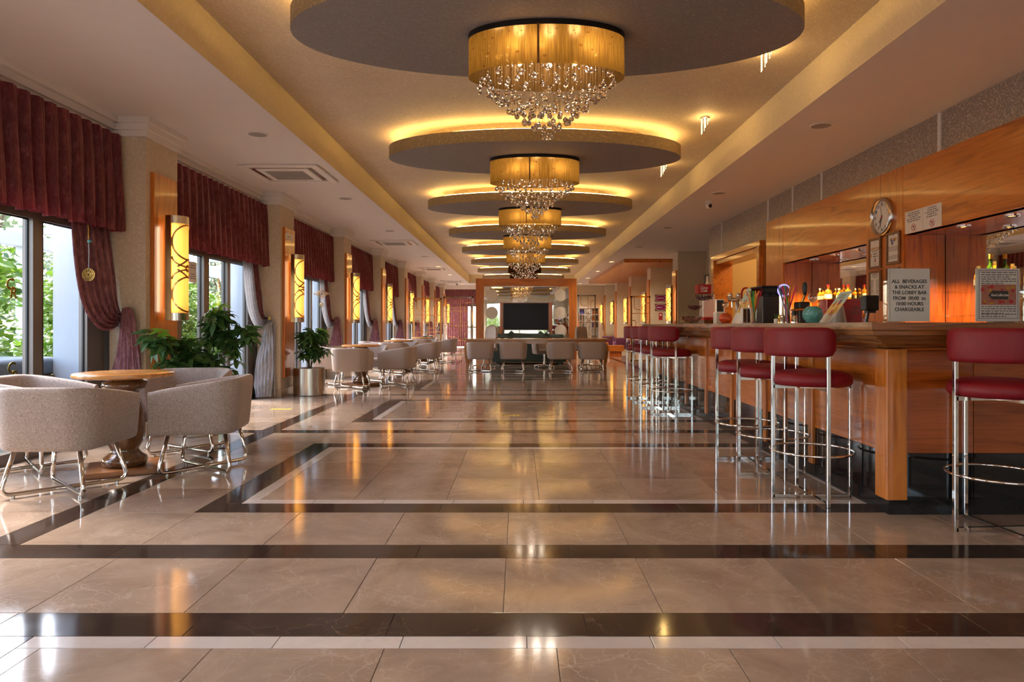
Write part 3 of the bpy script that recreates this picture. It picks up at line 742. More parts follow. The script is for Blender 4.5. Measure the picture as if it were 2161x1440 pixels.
for y in range(-4, 40, 6): MB().box(-10.4, -10.2, y, y + 0.2, -0.05, 2.75).build('post', 'white_out', t)
MB().box(-10.45, -10.15, -6, 40, 2.75, 3.0).build('beam', 'white_out', t)
for y in range(-4, 40, 3): MB().box(-10.6, -4.7, y, y + 0.1, 3.0, 3.14).build('rafter', 'white_out', t)
t = thing('terrace_railing', 'white railing along the terrace edge', 'railing')
q = MB()
for z in (0.35, 0.6, 0.85, 1.05): q.tube([(-9.6, -6, z), (-9.6, 60, z)], 0.025, 6)
q.build('rail', 'white_out', t)
for y in range(-6, 61, 6): MB().box(-9.63, -9.57, y, y + 0.06, -0.05, 1.08).build('post', 'white_out', t)
t = thing('terrace_sofa', 'low dark wooden terrace bench with a grey blue seat cushion outside the first bay', 'sofa', (-5.0, 6.1, -0.05))
MB().bbox(-0.4, 0.4, -1.2, 0.72, 0.42, 0.68, 0.01).build('frame', 'frame_wood', t)
for sx in (-0.36, 0.3):
    for sy in (-1.15, 0.62): MB().box(sx, sx + 0.06, sy, sy + 0.06, 0, 0.42).build('leg', 'frame_wood', t)
MB().bbox(-0.38, 0.38, -1.18, 0.70, 0.68, 0.86, 0.05, 0, 3).build('cushion', 'cushion_out', t, 40)

# ------------------------------------------------------------------ ceiling discs and chandeliers
ZD0, ZD1 = 3.27, 3.415                     # disc underside and top
DISC_Y = [5.03 + 3.74 * k for k in range(-2, 8)]
RX, RY = 1.88, 0.882
def disc_mesh_parts():
    t = thing('ceiling_disc', 'x', 'ceiling panel', (0, 0, 0))
    MB().lathe([(0.0001, ZD0), (1.0, ZD0)], 96, sx=RX, sy=RY, cap=False).build('underside', 'disc', t)
    MB().lathe([(1.0, ZD0), (1.0, ZD1), (0.93, ZD1)], 96, sx=RX, sy=RY, cap=False).build('rim', 'disc_rim', t, 50)
    MB().lathe([(0.75, ZD1 - 0.01), (0.75, ZT)], 48, sx=RX, sy=RY, cap=False).lathe([(0.0001, ZD1 - 0.012), (0.93, ZD1 - 0.012)], 48, sx=RX, sy=RY, cap=False).build('mount', 'disc_rim', t)
    pts = [(RX * 0.94 * math.cos(a), RY * 0.92 * math.sin(a), ZD1 + 0.012) for a in [2 * PI * i / 96 for i in range(96)]]
    MB().tube(pts, 0.011, 6, True).build('led_strip', 'cove_glow', t)
    return t
disc0 = disc_mesh_parts()
for i, y in enumerate(DISC_Y):
    lab = '%s oval grey brown ceiling panel with amber edge light, counted from the camera' % ORD[i - 2] if i >= 2 else '%s oval ceiling panel behind the camera' % ('outer', 'inner')[i]
    if i == 0: disc0.location = (CX, y, 0); disc0['label'] = lab
    else: dup(disc0, (CX, y, 0), None, lab)

SA, SB = 0.577, 0.293                      # half axes of the oval shade
SZ0, SZ1 = 2.955, 3.268
def shade_part(parent, mat):
    q = MB(); n = 120; rows = []; uv = []
    for z in (SZ0, SZ0 + 0.1, SZ0 + 0.2, SZ1 - 0.035):
        rows.append([(SA * math.cos(2 * PI * i / n), SB * math.sin(2 * PI * i / n), z) for i in range(n + 1)])
    q.grid(rows); me = q.mesh('shade', mat, 180)
    ul = me.uv_layers.new(name='UVMap')
    for lp in me.loops:
        vi = lp.vertex_index; ul.data[lp.index].uv = ((vi % (n + 1)) / n, (vi // (n + 1)) / 3)
    return obj('shade', me, parent)
crys = MB().lathe([(0.0001, -0.021), (0.012, -0.017), (0.020, -0.005), (0.019, 0.006), (0.010, 0.018), (0.004, 0.024), (0.0001, 0.032)], 10, cap=False).mesh('crystal', 'crystal')
def drop_points(seed, n_rings=8):
    rr = random.Random(seed); pts = []
    for k in range(n_rings):
        f = (k + 0.5) / n_rings; cnt = int(3 + 34 * f)
        for j in range(cnt):
            a = 2 * PI * (j + 0.5 * (k % 2)) / cnt + rr.uniform(-0.06, 0.06)
            z = 2.49 + 0.42 * f ** 0.95 + rr.choice((0, 0.03, 0.06, -0.02)) * f
            pts.append((SA * 0.92 * f * math.cos(a), SB * 0.92 * f * math.sin(a), z))
    return pts
def chandelier(i, y, lit, single):
    t = thing('chandelier', '%s pleated oval chandelier with crystal drops, %s of the row from the camera' % ('glowing gold' if lit else 'unlit dark', ORD[i]) if i >= 0 else '%s oval chandelier behind the camera' % ('inner', 'outer')[i + 1], 'chandelier', (CX, y, 0))
    shade_part(t, 'shade')
    MB().lathe([(1.0, SZ1 - 0.038), (1.006, SZ1 - 0.038), (1.006, SZ1 + 0.004), (1.0, SZ1 + 0.004)], 96, sx=SA, sy=SB, cap=False).build('top_band', 'black', t)
    MB().lathe([(0.0001, SZ1 - 0.02), (0.97, SZ1 - 0.02)], 48, sx=SA, sy=SB, cap=False).build('ceiling_plate', 'steel', t)
    q = MB().box(-0.008, 0.008, -SB - 0.004, -SB - 0.001, SZ0, SZ1 - 0.03)
    q.build('seam', 'frame_wood', t, None, (-0.07, 0.004, 0))
    P = drop_points(100 + i)
    if single:
        for p in P: obj('crystal', crys, t, p, (0, 0, random.uniform(0, 6)))
    else:
        q = MB()
        for p in P: q.lathe([(0.0001, -0.021), (0.019, -0.004), (0.010, 0.018), (0.0001, 0.03)], 6, p, cap=False)
        q.build('crystal', 'crystal', t)['kind'] = 'stuff'
    q = MB()
    for p in P:
        q.box(p[0] - 0.0006, p[0] + 0.0006, p[1] - 0.0006, p[1] + 0.0006, p[2] + 0.025, SZ1 - 0.025)
    q.build('wire', 'wire', t)['kind'] = 'stuff'
    q = MB(); rr = random.Random(i)
    for p in P:
        for k in range(2):
            q.sphere((p[0], p[1], min(SZ1 - 0.06, p[2] + rr.uniform(0.10, 0.42))), 0.006, 5, 4)
    q.build('bead', 'crystal', t)['kind'] = 'stuff'
    for (bx, by) in ((-0.22, -0.19), (-0.04, -0.215), (-0.36, 0.0), (-0.2, 0.13), (0.03, 0.16), (0.22, 0.12), (0.36, -0.05), (0.27, -0.175)):
        MB().sphere((bx, by, SZ1 - 0.155), 0.02, 8, 6).build('bulb', 'hot_bulb' if lit else 'frost', t, 180)
        if lit: point_light('bulb_light', t, (bx, by, SZ1 - 0.155), CHANDELIER_W / 8, (1.0, 0.84, 0.66), 0.045)
for i in range(-2, 7):
    chandelier(i, DISC_Y[i + 2], i < 5, i in (0, 1))

# crystal spots on the tray
for k, y in enumerate((5.95, 7.9, 10.15)):
    t = thing('crystal_spot', '%s small glowing crystal ceiling spot above the bar side, counted from the camera' % ORD[k], 'ceiling light', (2.17, y, ZT))
    MB().lathe([(0.055, 0), (0.055, -0.012), (0.045, -0.02)], 16).build('ring', 'chrome', t, 40)
    for j in range(7):
        a = -0.042 + 0.014 * j; L = 0.06 + 0.15 * (1 - j / 6.0); q = MB(); z = -0.025
        while z > -L:
            q.lathe([(0.0001, 0.008), (0.0055, 0), (0.0001, -0.012)], 6, (a, 0.02 * math.sin(j * 2), z), cap=False); z -= 0.019
        q.build('crystal_strand', 'crystal_glow', t)
    point_light('spot_light', t, (0, 0, -0.1), 1.4, (1.0, 0.62, 0.2), 0.03)

# ------------------------------------------------------------------ sconces
def make_sconce():
    """local: wall at x=0, lamp bulges to +x, z up from the base"""
    t = thing('wall_sconce', 'x', 'wall lamp')
    R, H1 = 0.118, 1.076
    MB().box(0.0, 0.022, -0.03, 0.03, 0.12, H1 - 0.12).build('wall_mount', 'brass', t)
    for s in (-1, 1):
        MB().bbox(0.055, 0.115, min(s * R, s * (R + 0.014)), max(s * R, s * (R + 0.014)), 0, H1, 0.002, 0, 1).build('side_strip', 'brass', t)
    MB().lathe([(R, 0.075), (R, H1 - 0.075)], 28, (0.10, 0, 0), a0=-PI / 2, a1=PI / 2).build('shade', 'opal', t, 180)
    for z0, z1 in ((0, 0.078), (H1 - 0.078, H1)):
        n = 24; pts = [(0.10 + (R + 0.005) * math.cos(-PI / 2 + PI * i / n), (R + 0.005) * math.sin(-PI / 2 + PI * i / n)) for i in range(n + 1)]
        MB().prism(pts, z0, z1).build('cap', 'steel', t, 40)
    for s in (-1, 1): MB().tube([(0.128, s * 0.084, 0.09), (0.128, s * 0.084, H1 - 0.09)], 0.012, 8).build('lamp_tube', 'tube_glow', t, 180)
    q = MB()
    def ribbon(fn, n=30):
        rows = []
        for k in range(n + 1):
            u, z = fn(k / n); u2, z2 = fn(min(1, k / n + 0.01)); u1, z1 = fn(max(0, k / n - 0.01))
            d = Vector((u2 - u1, z2 - z1)).normalized(); nx, nz = -d.y * 0.0085, d.x * 0.0085; row = []
            for (uu, zz, rr) in ((u + nx, z + nz, R + 0.001), (u + nx, z + nz, R + 0.006), (u - nx, z - nz, R + 0.006), (u - nx, z - nz, R + 0.001)):
                a = max(-1.56, min(1.56, uu / R)); row.append((0.10 + rr * math.cos(a), rr * math.sin(a), zz))
            rows.append(row)
        q.grid(rows, closed=True)
    W_ = 0.165; z0, z1 = 0.09, H1 - 0.09; D_ = z1 - z0
    for s in (-1, 1):
        ribbon(lambda k: (s * W_ * math.sin(PI * k), z0 + D_ * 0.40 * (0.5 - 0.5 * math.cos(PI * k))))
        ribbon(lambda k: (s * W_ * math.sin(PI * k), z1 - D_ * 0.40 * (0.5 - 0.5 * math.cos(PI * k))))
        ribbon(lambda k: (s * W_ * math.cos(PI / 2 * k), z0 + D_ * (0.37 + 0.115 * math.sin(PI / 2 * k))))
        ribbon(lambda k: (s * W_ * math.cos(PI / 2 * k), z1 - D_ * (0.37 + 0.115 * math.sin(PI / 2 * k))))
        ribbon(lambda k: (s * W_ * 0.72 * math.sin(PI / 2 * (1 - k)), z0 + D_ * (0.485 - 0.09 * (1 - math.cos(PI / 2 * k)))))
        ribbon(lambda k: (s * W_ * 0.72 * math.sin(PI / 2 * (1 - k)), z1 - D_ * (0.485 - 0.09 * (1 - math.cos(PI / 2 * k)))))
    ribbon(lambda k: (0.03 * math.cos(2 * PI * k), z0 + D_ * 0.5 + 0.03 * math.sin(2 * PI * k)))
    q.build('ornament', 'brass', t, 40)
    return t
sc0 = make_sconce()
first = True
for i, p in enumerate(PIL):
    if p > 34 or p < -2: continue
    loc = (XP + 0.043, p + 0.31, 1.17); n = i - 4
    lab = 'amber half round wall lamp on the %s window side pillar from the camera' % ORD[n] if n >= 0 else 'amber half round wall lamp on a window pillar beside the camera, number %s' % ('one', 'two', 'three', 'four')[n + 4]
    if first: sc0.location = loc; sc0['label'] = lab; first = False
    else: dup(sc0, loc, 0, lab)
for i, p in enumerate(RPIL):
    dup(sc0, (4.42 - 0.043, p + 0.31, 1.17), PI, 'amber half round wall lamp on the %s pillar beyond the bar' % ORD[i])

# ------------------------------------------------------------------ air conditioning cassettes, speakers, cameras
def cassette(i, x, y):
    t = thing('air_conditioner', '%s white ceiling air conditioning cassette, counted from the camera' % ORD[i], 'air conditioner', (x, y, ZC))
    q = MB(); a, b2 = 0.475, 0.30
    for s in (-1, 1):
        q.bbox(s * 0.46 - 0.05, s * 0.46 + 0.05, -0.51, 0.51, -0.028, -0.001, 0.004, 0, 1)
        q.bbox(-0.41, 0.41, s * 0.46 - 0.05, s * 0.46 + 0.05, -0.028, -0.001, 0.004, 0, 1)
    q.build('frame', 'cornice', t)
    MB().box(-0.42, 0.42, -0.42, 0.42, -0.006, -0.001).build('cavity', 'alu_light', t)
    MB().bbox(-0.345, 0.345, -0.345, 0.345, -0.034, -0.004, 0.01, 0, 1).build('centre_panel', 'cornice', t)
    g = MB()
    for k in range(14): g.box(-0.25, 0.25, -0.25 + k * 0.036, -0.25 + k * 0.036 + 0.020, -0.040, -0.034)
    g.build('grille', 'grille_grey', t)
    for s in (-1, 1):
        MB().box(s * 0.375 - 0.02, s * 0.375 + 0.02, -0.33, 0.33, -0.022, -0.016).build('louvre', 'brass', t)
        MB().box(-0.33, 0.33, s * 0.375 - 0.02, s * 0.375 + 0.02, -0.022, -0.016).build('louvre', 'brass', t)
for i, (x, y) in enumerate(((-3.08, 9.13), (-3.08, 16.8), (-3.08, 24.5), (-3.1, 31.6))): cassette(i, x, y)
for i, (x, y, s) in enumerate(((-2.8, 7.26, 'over the window side'), (-2.8, 10.95, 'over the window side'), (-2.8, 14.7, 'over the window side'), (-2.8, 20.2, 'over the window side'),
                            (3.1, 6.95, 'over the bar'), (3.1, 10.5, 'over the bar'), (3.12, 14.2, 'over the bar'), (3.15, 17.7, 'over the bar'))):
    t = thing('ceiling_speaker', '%s round flush ceiling speaker %s, counted from the camera' % (ORD[i if i < 4 else i - 4], s), 'speaker', (x, y, ZC))
    MB().lathe([(0.115, -0.001), (0.115, -0.010), (0.098, -0.012), (0.096, -0.007)], 28).build('ring', 'cornice', t, 40)
    MB().lathe([(0.097, -0.009), (0.0001, -0.012)], 24, cap=False).build('mesh_cover', 'grille_grey', t)
for i, (x, y, sd) in enumerate(((2.98, 21.8, 'bar'), (2.98, 25.6, 'bar'), (2.98, 29.3, 'bar'), (2.98, 33.2, 'bar'), (-2.8, 23.6, 'window'), (-2.8, 27.4, 'window'), (-2.8, 33.4, 'window'))):  # glowing lenses and the window side row are added to brighten the far hall
    t = thing('fill_downlight', '%s added round fill downlight of the far %s side, counted from the camera' % (ORD[i if i < 4 else i - 4], sd), 'ceiling light', (x, y, ZC))
    MB().lathe([(0.10, -0.001), (0.10, -0.010), (0.08, -0.012), (0.078, -0.007)], 24).build('ring', 'cornice', t, 40)
    MB().lathe([(0.079, -0.008), (0.0001, -0.009)], 20, cap=False).build('lens', 'crystal_glow', t)
    l = bpy.data.lights.new('downlight_lamp', 'SPOT'); l.energy = 110; l.color = (1.0, 0.84, 0.64); l.spot_size = math.radians(150); l.spot_blend = 0.8; l.shadow_soft_size = 0.08
    o = bpy.data.objects.new('downlight_lamp', l); C.objects.link(o); o.parent = t; o.location = (0, 0, -0.03)
for i, (x, y) in enumerate(((3.14, 11.2), (-3.0, 32.8))):
    t = thing('security_camera', 'white dome security camera on the ceiling %s' % ('before the bar doorway' if i == 0 else 'close to the end curtains'), 'camera', (x, y, ZC), 0.2)
    MB().lathe([(0.055, -0.001), (0.055, -0.03), (0.05, -0.035)], 18).build('base', 'cornice', t, 40)
    MB().sphere((0, 0, -0.075), 0.055, 16, 10).build('ball', 'cornice', t, 180)
    MB().lathe([(0.03, 0), (0.03, 0.012), (0.0001, 0.018)], 14).build('lens', 'black', t, 40, (0, -0.042, -0.085), (PI / 2 + 0.3, 0, 0))

# ------------------------------------------------------------------ curtains
def valance(i, a, b2, x=-3.925):
    n = int((b2 - a) / 0.0125); rr = random.Random(300 + i); cols = []
    ph = 0.0; phs = []
    for k in range(n + 1):
        ph += rr.uniform(0.55, 1.15) * (0.75 if i == 2 else 0.6); phs.append(ph)
    q = MB(); rows = []
    for z, amp, out in ((2.99, 0.018, 0), (2.85, 0.03, 0.005), (2.6, 0.036, 0.012), (2.3, 0.04, 0.02), (2.07, 0.044, 0.028), (2.035, 0.046, 0.03)):
        rows.append([(x + out + amp * math.sin(phs[k] + 0.25 * math.sin(z * 5 + k * 0.05)) + 0.4 * amp * math.sin(2 * phs[k] + 1.0), a + (b2 - a) * k / n,
                      z + (0.012 * math.sin(phs[k] * 0.5) if z < 2.1 else 0)) for k in range(n + 1)])
    q.grid(rows)
    return rows, q
def drape(i, y_p, style):
    """curtain pulled to the pillar face at y_p; style: full (burgundy), silver (lining falls to the floor), mixed"""
    t = thing('curtain', 'x', 'curtain', (0, y_p, 0)); n = 26
    L = spline([(-4.035, -0.62, 2.1), (-4.02, -0.60, 1.72), (-4.0, -0.56, 1.42), (-3.97, -0.50, 1.23), (-3.945, -0.36, 1.09), (-3.92, -0.2, 1.075), (-3.89, -0.09, 1.15), (-3.86, -0.05, 1.20)], n)
    R = spline([(-4.035, -0.06, 2.1), (-4.0, -0.05, 1.8), (-3.97, -0.045, 1.55), (-3.955, -0.045, 1.38), (-3.935, -0.045, 1.28), (-3.91, -0.045, 1.245), (-3.87, -0.045, 1.25)], n)
    def loft(L, R, ph, pleats, amp, m, name, inset=(0, 1), push=0.0):
        rows = []; w_ = 44
        for k in range(len(L)):
            row = []
            f = k / (len(L) - 1)
            for j in range(w_ + 1):
                u = inset[0] + (inset[1] - inset[0]) * j / w_
                p = L[k].lerp(R[k], u); wid = (R[k] - L[k]).length
                off = amp * min(1, wid / 0.25 + 0.25) * math.sin(u * pleats * 2 * PI + ph) * (1 - 0.3 * f)
                row.append((p.x + off * 0.8 + push, p.y - off * 0.6, p.z + (off * 0.5 if f > 0.5 else 0)))
            rows.append(row)
        return MB().grid(rows).build(name, m, t, 180)
    if style == 'full': loft(L, R, 0, 6, 0.024, 'velvet_drape', 'drape')
    elif style == 'silver':
        loft(L, R, 0, 7, 0.02, 'lining', 'lining', (0, 0.62)); loft(L, R, 0, 7, 0.024, 'velvet_drape', 'drape', (0.6, 1))
    else:
        loft(L, R, 0, 6, 0.02, 'lining', 'lining', (0, 0.55)); loft(L, R, 0, 6, 0.024, 'velvet_drape', 'drape', (0.52, 1))
    zb = 0.03 if style == 'silver' else 0.69
    TLs = spline([(-3.88, -0.07, 1.22), (-3.87, -0.085, 1.28), (-3.885, -0.09, 1.18), (-3.915, -0.08, 0.98), (-3.945, -0.07, (0.98 + zb) / 2), (-3.975, -0.07, zb)], n)
    TRs = spline([(-3.86, -0.06, 1.24), (-3.80, -0.09, 1.30), (-3.745, -0.095, 1.22), (-3.72, -0.09, 1.0), (-3.705, -0.08, (1.0 + zb) / 2), (-3.69, -0.075, zb)], n)
    if style == 'silver':
        TLs = spline([(-3.88, -0.07, 1.16), (-3.92, -0.09, 1.0), (-3.99, -0.12, 0.75), (-4.03, -0.16, 0.45), (-4.03, -0.18, 0.2), (-4.0, -0.2, 0.03)], n)
        TRs = spline([(-3.86, -0.06, 1.2), (-3.80, -0.09, 1.16), (-3.77, -0.09, 0.95), (-3.76, -0.09, 0.6), (-3.77, -0.1, 0.3), (-3.80, -0.12, 0.03)], n)
    rows = []; w_ = 40
    for k in range(n + 1):
        f = k / n
        row = []
        for j in range(w_ + 1):
            u = j / w_; p = TLs[k].lerp(TRs[k], u); off = 0.022 * (0.4 + 0.8 * f) * math.sin(u * 5.5 * 2 * PI + 0.6 * math.sin(f * 4))
            if style == 'silver': off += 0.016 * math.sin(f * 22 + u * 4)
            row.append((p.x + off * 0.35, p.y - 0.01 - abs(off) * 1.1 - 0.03 * math.sin(PI * u), p.z))
        rows.append(row)
    MB().grid(rows).build('tail', 'lining' if style == 'silver' else 'velvet_drape', t, 180)
    if style == 'silver':
        MB().grid([[(-3.775 + 0.02 * math.sin(j * 1.9), -0.06 - 0.012 * math.cos(j * 1.9), z) for j in range(-2, 6)] for z in (1.14, 0.8, 0.4, 0.03)]).build('tail', 'lining', t, 180)
    q = MB(); rows = []
    for k in range(40):
        a = k / 39 * 4.4 * PI; rr = 0.02 + 0.088 * k / 39
        rows.append([(-3.885 + rr * math.cos(a), -0.06 - 0.05 * (1 - k / 39) - e, 1.185 + rr * 0.9 * math.sin(a)) for e in (-0.02, 0.02, 0.05)])
    MB().grid(rows).build('gather', 'lining' if style == 'silver' else 'velvet_drape', t, 180)
    MB().bbox(-3.845, -3.80, -0.135, -0.12, 1.20, 1.26, 0.004, 0, 1).build('tie_clip', 'gold', t)
    return t
STY = {0: 'full', 1: 'silver', 2: 'mixed', 3: 'mixed', 4: 'mixed', 5: 'full', 6: 'full', 7: 'full'}
SD = {'full': 'mulberry velvet curtain tied back and rolled over its knot', 'silver': 'curtain turned to its silver lining and falling to the floor', 'mixed': 'tied mulberry velvet curtain with silver lining showing'}
for i, (a, b2) in enumerate(bays):
    n = i - 3                              # bay 3 ends at the first pillar in view
    rows, q = valance(i, a + 0.005, b2 - 0.005)
    o = q.build('valance', 'velvet', None, 180)
    tag(o, 'pleated burgundy velvet valance above the %s bay of terrace doors from the camera' % ORD[n] if n >= 0 else 'pleated burgundy valance above terrace doors beside the camera, the %s from the entrance' % ORD[i], 'valance')
    if n >= 0:
        t = drape(i, b2, STY.get(n, 'full'))
        t['label'] = '%s in the %s bay' % (SD[STY.get(n, 'full')], ORD[n])
# curtains of the end wall
rows = []
for z, amp in ((2.98, 0.02), (2.6, 0.03), (2.2, 0.035)):
    rows.append([(-3.82 + 2.47 * k / 120, Y1 - 0.19 - amp * math.sin(k * 1.1 + 0.5 * math.sin(k * 0.3)), z) for k in range(121)])
MB().box(-3.85, -1.3, Y1 - 0.26, Y1, 2.97, ZC).build('trim_3', 'cornice')['kind'] = 'structure'
tag(MB().grid(rows).build('valance', 'velvet_drape', None, 180), 'pleated plum valance on the end wall', 'valance')
for x0, x1, lab in ((-3.7, -2.62, 'wide plum curtain hanging straight on the end wall'), (-1.7, -1.2, 'narrow plum curtain beside the wooden mirror frame')):
    rows = [[(x0 + (x1 - x0) * k / 60, Y1 - 0.07 - 0.02 * math.sin(k * 1.0 + 0.4 * math.sin(k * 0.23)), z) for k in range(61)] for z in (2.25, 1.2, 0.03)]
    tag(MB().grid(rows).build('curtain', 'velvet_drape', None, 180), lab, 'curtain')

# hanging ornaments in the first and third bay
def P3(px, py, d): return ((px - 1095) * d / F, d, H + (687 - py) * d / F)
x, y, z = P3(187, 580, 6.1)
t = thing('hanging_medallion', 'round gold filigree medallion hanging on a cord before the first curtain', 'ornament', (x, y, z))
q = MB()
for rr in (0.055, 0.042, 0.026, 0.012): q.tube([(rr * math.cos(a), 0, rr * math.sin(a)) for a in [2 * PI * k / 20 for k in range(20)]], 0.0045, 6, True)
for k in range(12):
    a = 2 * PI * k / 12; q.tube([(0.012 * math.cos(a), 0, 0.012 * math.sin(a)), (0.055 * math.cos(a + 0.2), 0, 0.055 * math.sin(a + 0.2))], 0.003, 5)
q.build('filigree', 'gold', t, 60)
MB().tube([(0, 0, 0.055), (0.004, 0, 0.2), (-0.004, 0, 0.42)], 0.004, 6).build('cord', 'white_out', t)
MB().sphere((0.008, 0, 0.30), 0.017, 10, 8).build('bead', 'blue_liquid', t, 180)
MB().tube([(0, 0, 0.32), (-0.006, 0, 0.45)], 0.006, 6).build('cord', 'gold', t)
x, y, z = P3(679, 620, 13.4)
t = thing('hanging_ornament', 'copper diamond shaped filigree ornament hanging before the third bay', 'ornament', (x, y, z))
q = MB()
for sc in (1.0, 0.72, 0.45):
    q.tube(spline([(0.165 * sc, 0, 0), (0.05 * sc, 0, 0.05 * sc), (0, 0, 0.12 * sc), (-0.05 * sc, 0, 0.05 * sc), (-0.165 * sc, 0, 0), (-0.05 * sc, 0, -0.05 * sc), (0, 0, -0.12 * sc), (0.05 * sc, 0, -0.05 * sc), (0.165 * sc, 0, 0)], 40), 0.006, 6)
for k in range(10):
    a = 2 * PI * k / 10; q.tube([(0, 0, 0), (0.1 * math.cos(a), 0, 0.075 * math.sin(a))], 0.004, 5)
q.build('filigree', 'brass', t, 60)
MB().tube([(0, 0, 0.12), (0, 0, 0.28)], 0.003, 5).build('cord', 'white_out', t)
MB().tube([(0, 0, -0.12), (0, 0, -0.19)], 0.003, 5).build('cord', 'white_out', t)
q = MB()
for rr in (0.04, 0.025, 0.012): q.tube([(rr * math.cos(a), 0, -0.225 + rr * math.sin(a)) for a in [2 * PI * k / 16 for k in range(16)]], 0.005, 6, True)
q.build('pendant', 'gold', t, 60)

# monograms and notices on the glass
for i, (px, py) in enumerate(((27, 610), (30, 787))):
    d = 4.11 * F / (1095 - px); x, y, z = P3(px, py, d)
    t = thing('door_monogram', '%s gold letter monogram on the first terrace door pane' % ('upper' if i == 0 else 'lower'), 'sticker', (-4.122, y, z), 0, None, FACE_EAST)
    obj('letter', text_mesh('C', 0.13, 'gold', shear=0.1), t, (-0.015, 0.035, 0)); obj('letter', text_mesh('R', 0.13, 'gold', shear=0.1), t, (0.02, -0.035, 0.001))
x, y, z = P3(409, 575, 8.55)
t = tag(MB().box(-0.10, 0.10, -0.13, 0.13, 0, 0.002).build('door_notice', 'paper', None, None, (-4.115, y, z), FACE_EAST), 'white paper notice taped inside the second bay glass', 'notice')
q = MB(); word_lines(q, -0.075, 0.075, 0.08, 2, 0.03, 0.0026, centre=True, seed=3); word_lines(q, -0.08, 0.08, -0.03, 3, 0.026, 0.0026, centre=True, seed=4); q.build('print', 'ink_grey', t)
# arrow plate at the top of the second wood panel
t = thing('arrow_sign', 'small beige arrow shaped direction plate high on the second wooden panel', 'sign', (XP + 0.044, 10.78, 2.53), 0, None, FACE_EAST)
MB().prism([(-0.19, 0), (-0.12, 0.075), (-0.12, 0.05), (0.17, 0.05), (0.17, -0.05), (-0.12, -0.05), (-0.12, -0.075)], 0, 0.008).build('plate', 'cornice', t)
q = MB(); word_lines(q, -0.1, 0.14, -0.015, 1, 0.04, 0.009, seed=8); q.build('print', 'ink_gold', t)

# ------------------------------------------------------------------ bar counter
BX, BY, BYE = 2.2, 4.02, 10.62             # hall face, camera side face, far end
ZB = 1.137
t = thing('bar_counter', 'long honey wood bar counter with black granite base and upright strips', 'bar')
ys = [4.12, 5.07, 6.02, 6.97, 7.92, 8.87, 9.82, BYE]
for i in range(len(ys) - 1):
    a, b2 = ys[i] + (0.0 if i == 0 else 0.035), ys[i + 1] - 0.035
    MB().box(BX, BX + 0.03, a, b2, 0.362, 0.978).build('front_panel', 'bar_y', t)
    MB().box(BX, BX + 0.03, a, b2, 0.09, 0.36).build('granite_panel', 'granite', t)
for i, y in enumerate(ys):
    if i == 0: continue
    MB().bbox(BX - 0.022, BX + 0.03, y - 0.032, y + 0.032, 0.09, 0.978, 0.003, 0, 1).build('post', 'bar_post', t)
MB().bbox(BX - 0.035, BX + 0.085, BY - 0.035, BY + 0.10, 0.09, 0.978, 0.003, 0, 1).build('post', 'bar_post', t)
for a, b2 in ((BX + 0.088, 2.695), (2.70, 3.4), (3.405, 3.96)):
    MB().box(a, b2, BY, BY + 0.03, 0.362, 0.978).build('front_panel', 'bar_x', t)
    MB().box(a, b2, BY, BY + 0.03, 0.09, 0.36).build('granite_panel', 'granite', t)
MB().box(BX - 0.012, BX + 0.02, BY - 0.012, BYE, 0, 0.092).box(BX + 0.02, 3.96, BY - 0.012, BY + 0.02, 0, 0.092).build('plinth', 'speck', t)
MB().box(BX + 0.03, 2.75, BY + 0.6, BYE, 0, 0.978).box(BX + 0.03, 3.96, BY + 0.03, BY + 0.6, 0, 0.978).build('body', 'dark_grey', t)
MB().box(BX + 0.03, 2.75, BYE, BYE + 0.03, 0.0, 0.978).build('end_panel', 'bar_x', t)
# worktop with stepped moulding swept round the corner
t = thing('bar_worktop', 'walnut bar worktop with a stepped moulding under its edge', 'worktop')
WX, WY, WYE = 1.98, 3.80, 10.86
PROF = [(0.0, ZB), (0.0, ZB - 0.042), (0.018, ZB - 0.05), (0.02, ZB - 0.072), (0.055, ZB - 0.08), (0.075, ZB - 0.098), (0.10, ZB - 0.104), (0.125, ZB - 0.125), (0.16, ZB - 0.135), (0.19, ZB - 0.15), (0.235, ZB - 0.155)]
q = MB()
for k in range(len(PROF) - 1):
    (o1, z1), (o2, z2) = PROF[k], PROF[k + 1]
    q.add([(WX + o1, WYE - o1, z1), (WX + o1, WY + o1, z1), (WX + o2, WY + o2, z2), (WX + o2, WYE - o2, z2)], [(0, 1, 2, 3)], 0)
    q.add([(WX + o1, WY + o1, z1), (3.98, WY + o1, z1), (3.98, WY + o2, z2), (WX + o2, WY + o2, z2)], [(0, 1, 2, 3)], 1)
    q.add([(3.0, WYE - o1, z1), (WX + o1, WYE - o1, z1), (WX + o2, WYE - o2, z2), (3.0, WYE - o2, z2)], [(0, 1, 2, 3)], 1)
q.build('moulding', ['counter_y', 'counter_x'], t, 25)
q = MB().add([(WX, WYE, ZB), (WX, WY, ZB), (2.82, 4.68, ZB), (2.82, WYE, ZB)], [(0, 1, 2, 3)], 0)
q.add([(WX, WY, ZB), (3.98, WY, ZB), (3.98, 4.68, ZB), (2.82, 4.68, ZB)], [(0, 1, 2, 3)], 1)
q.add([(2.82, WYE, ZB), (2.82, 4.68, ZB), (2.82, 4.68, ZB - 0.05), (2.82, WYE, ZB - 0.05)], [(0, 1, 2, 3)], 0)
q.build('top', ['counter_y', 'counter_x'], t)

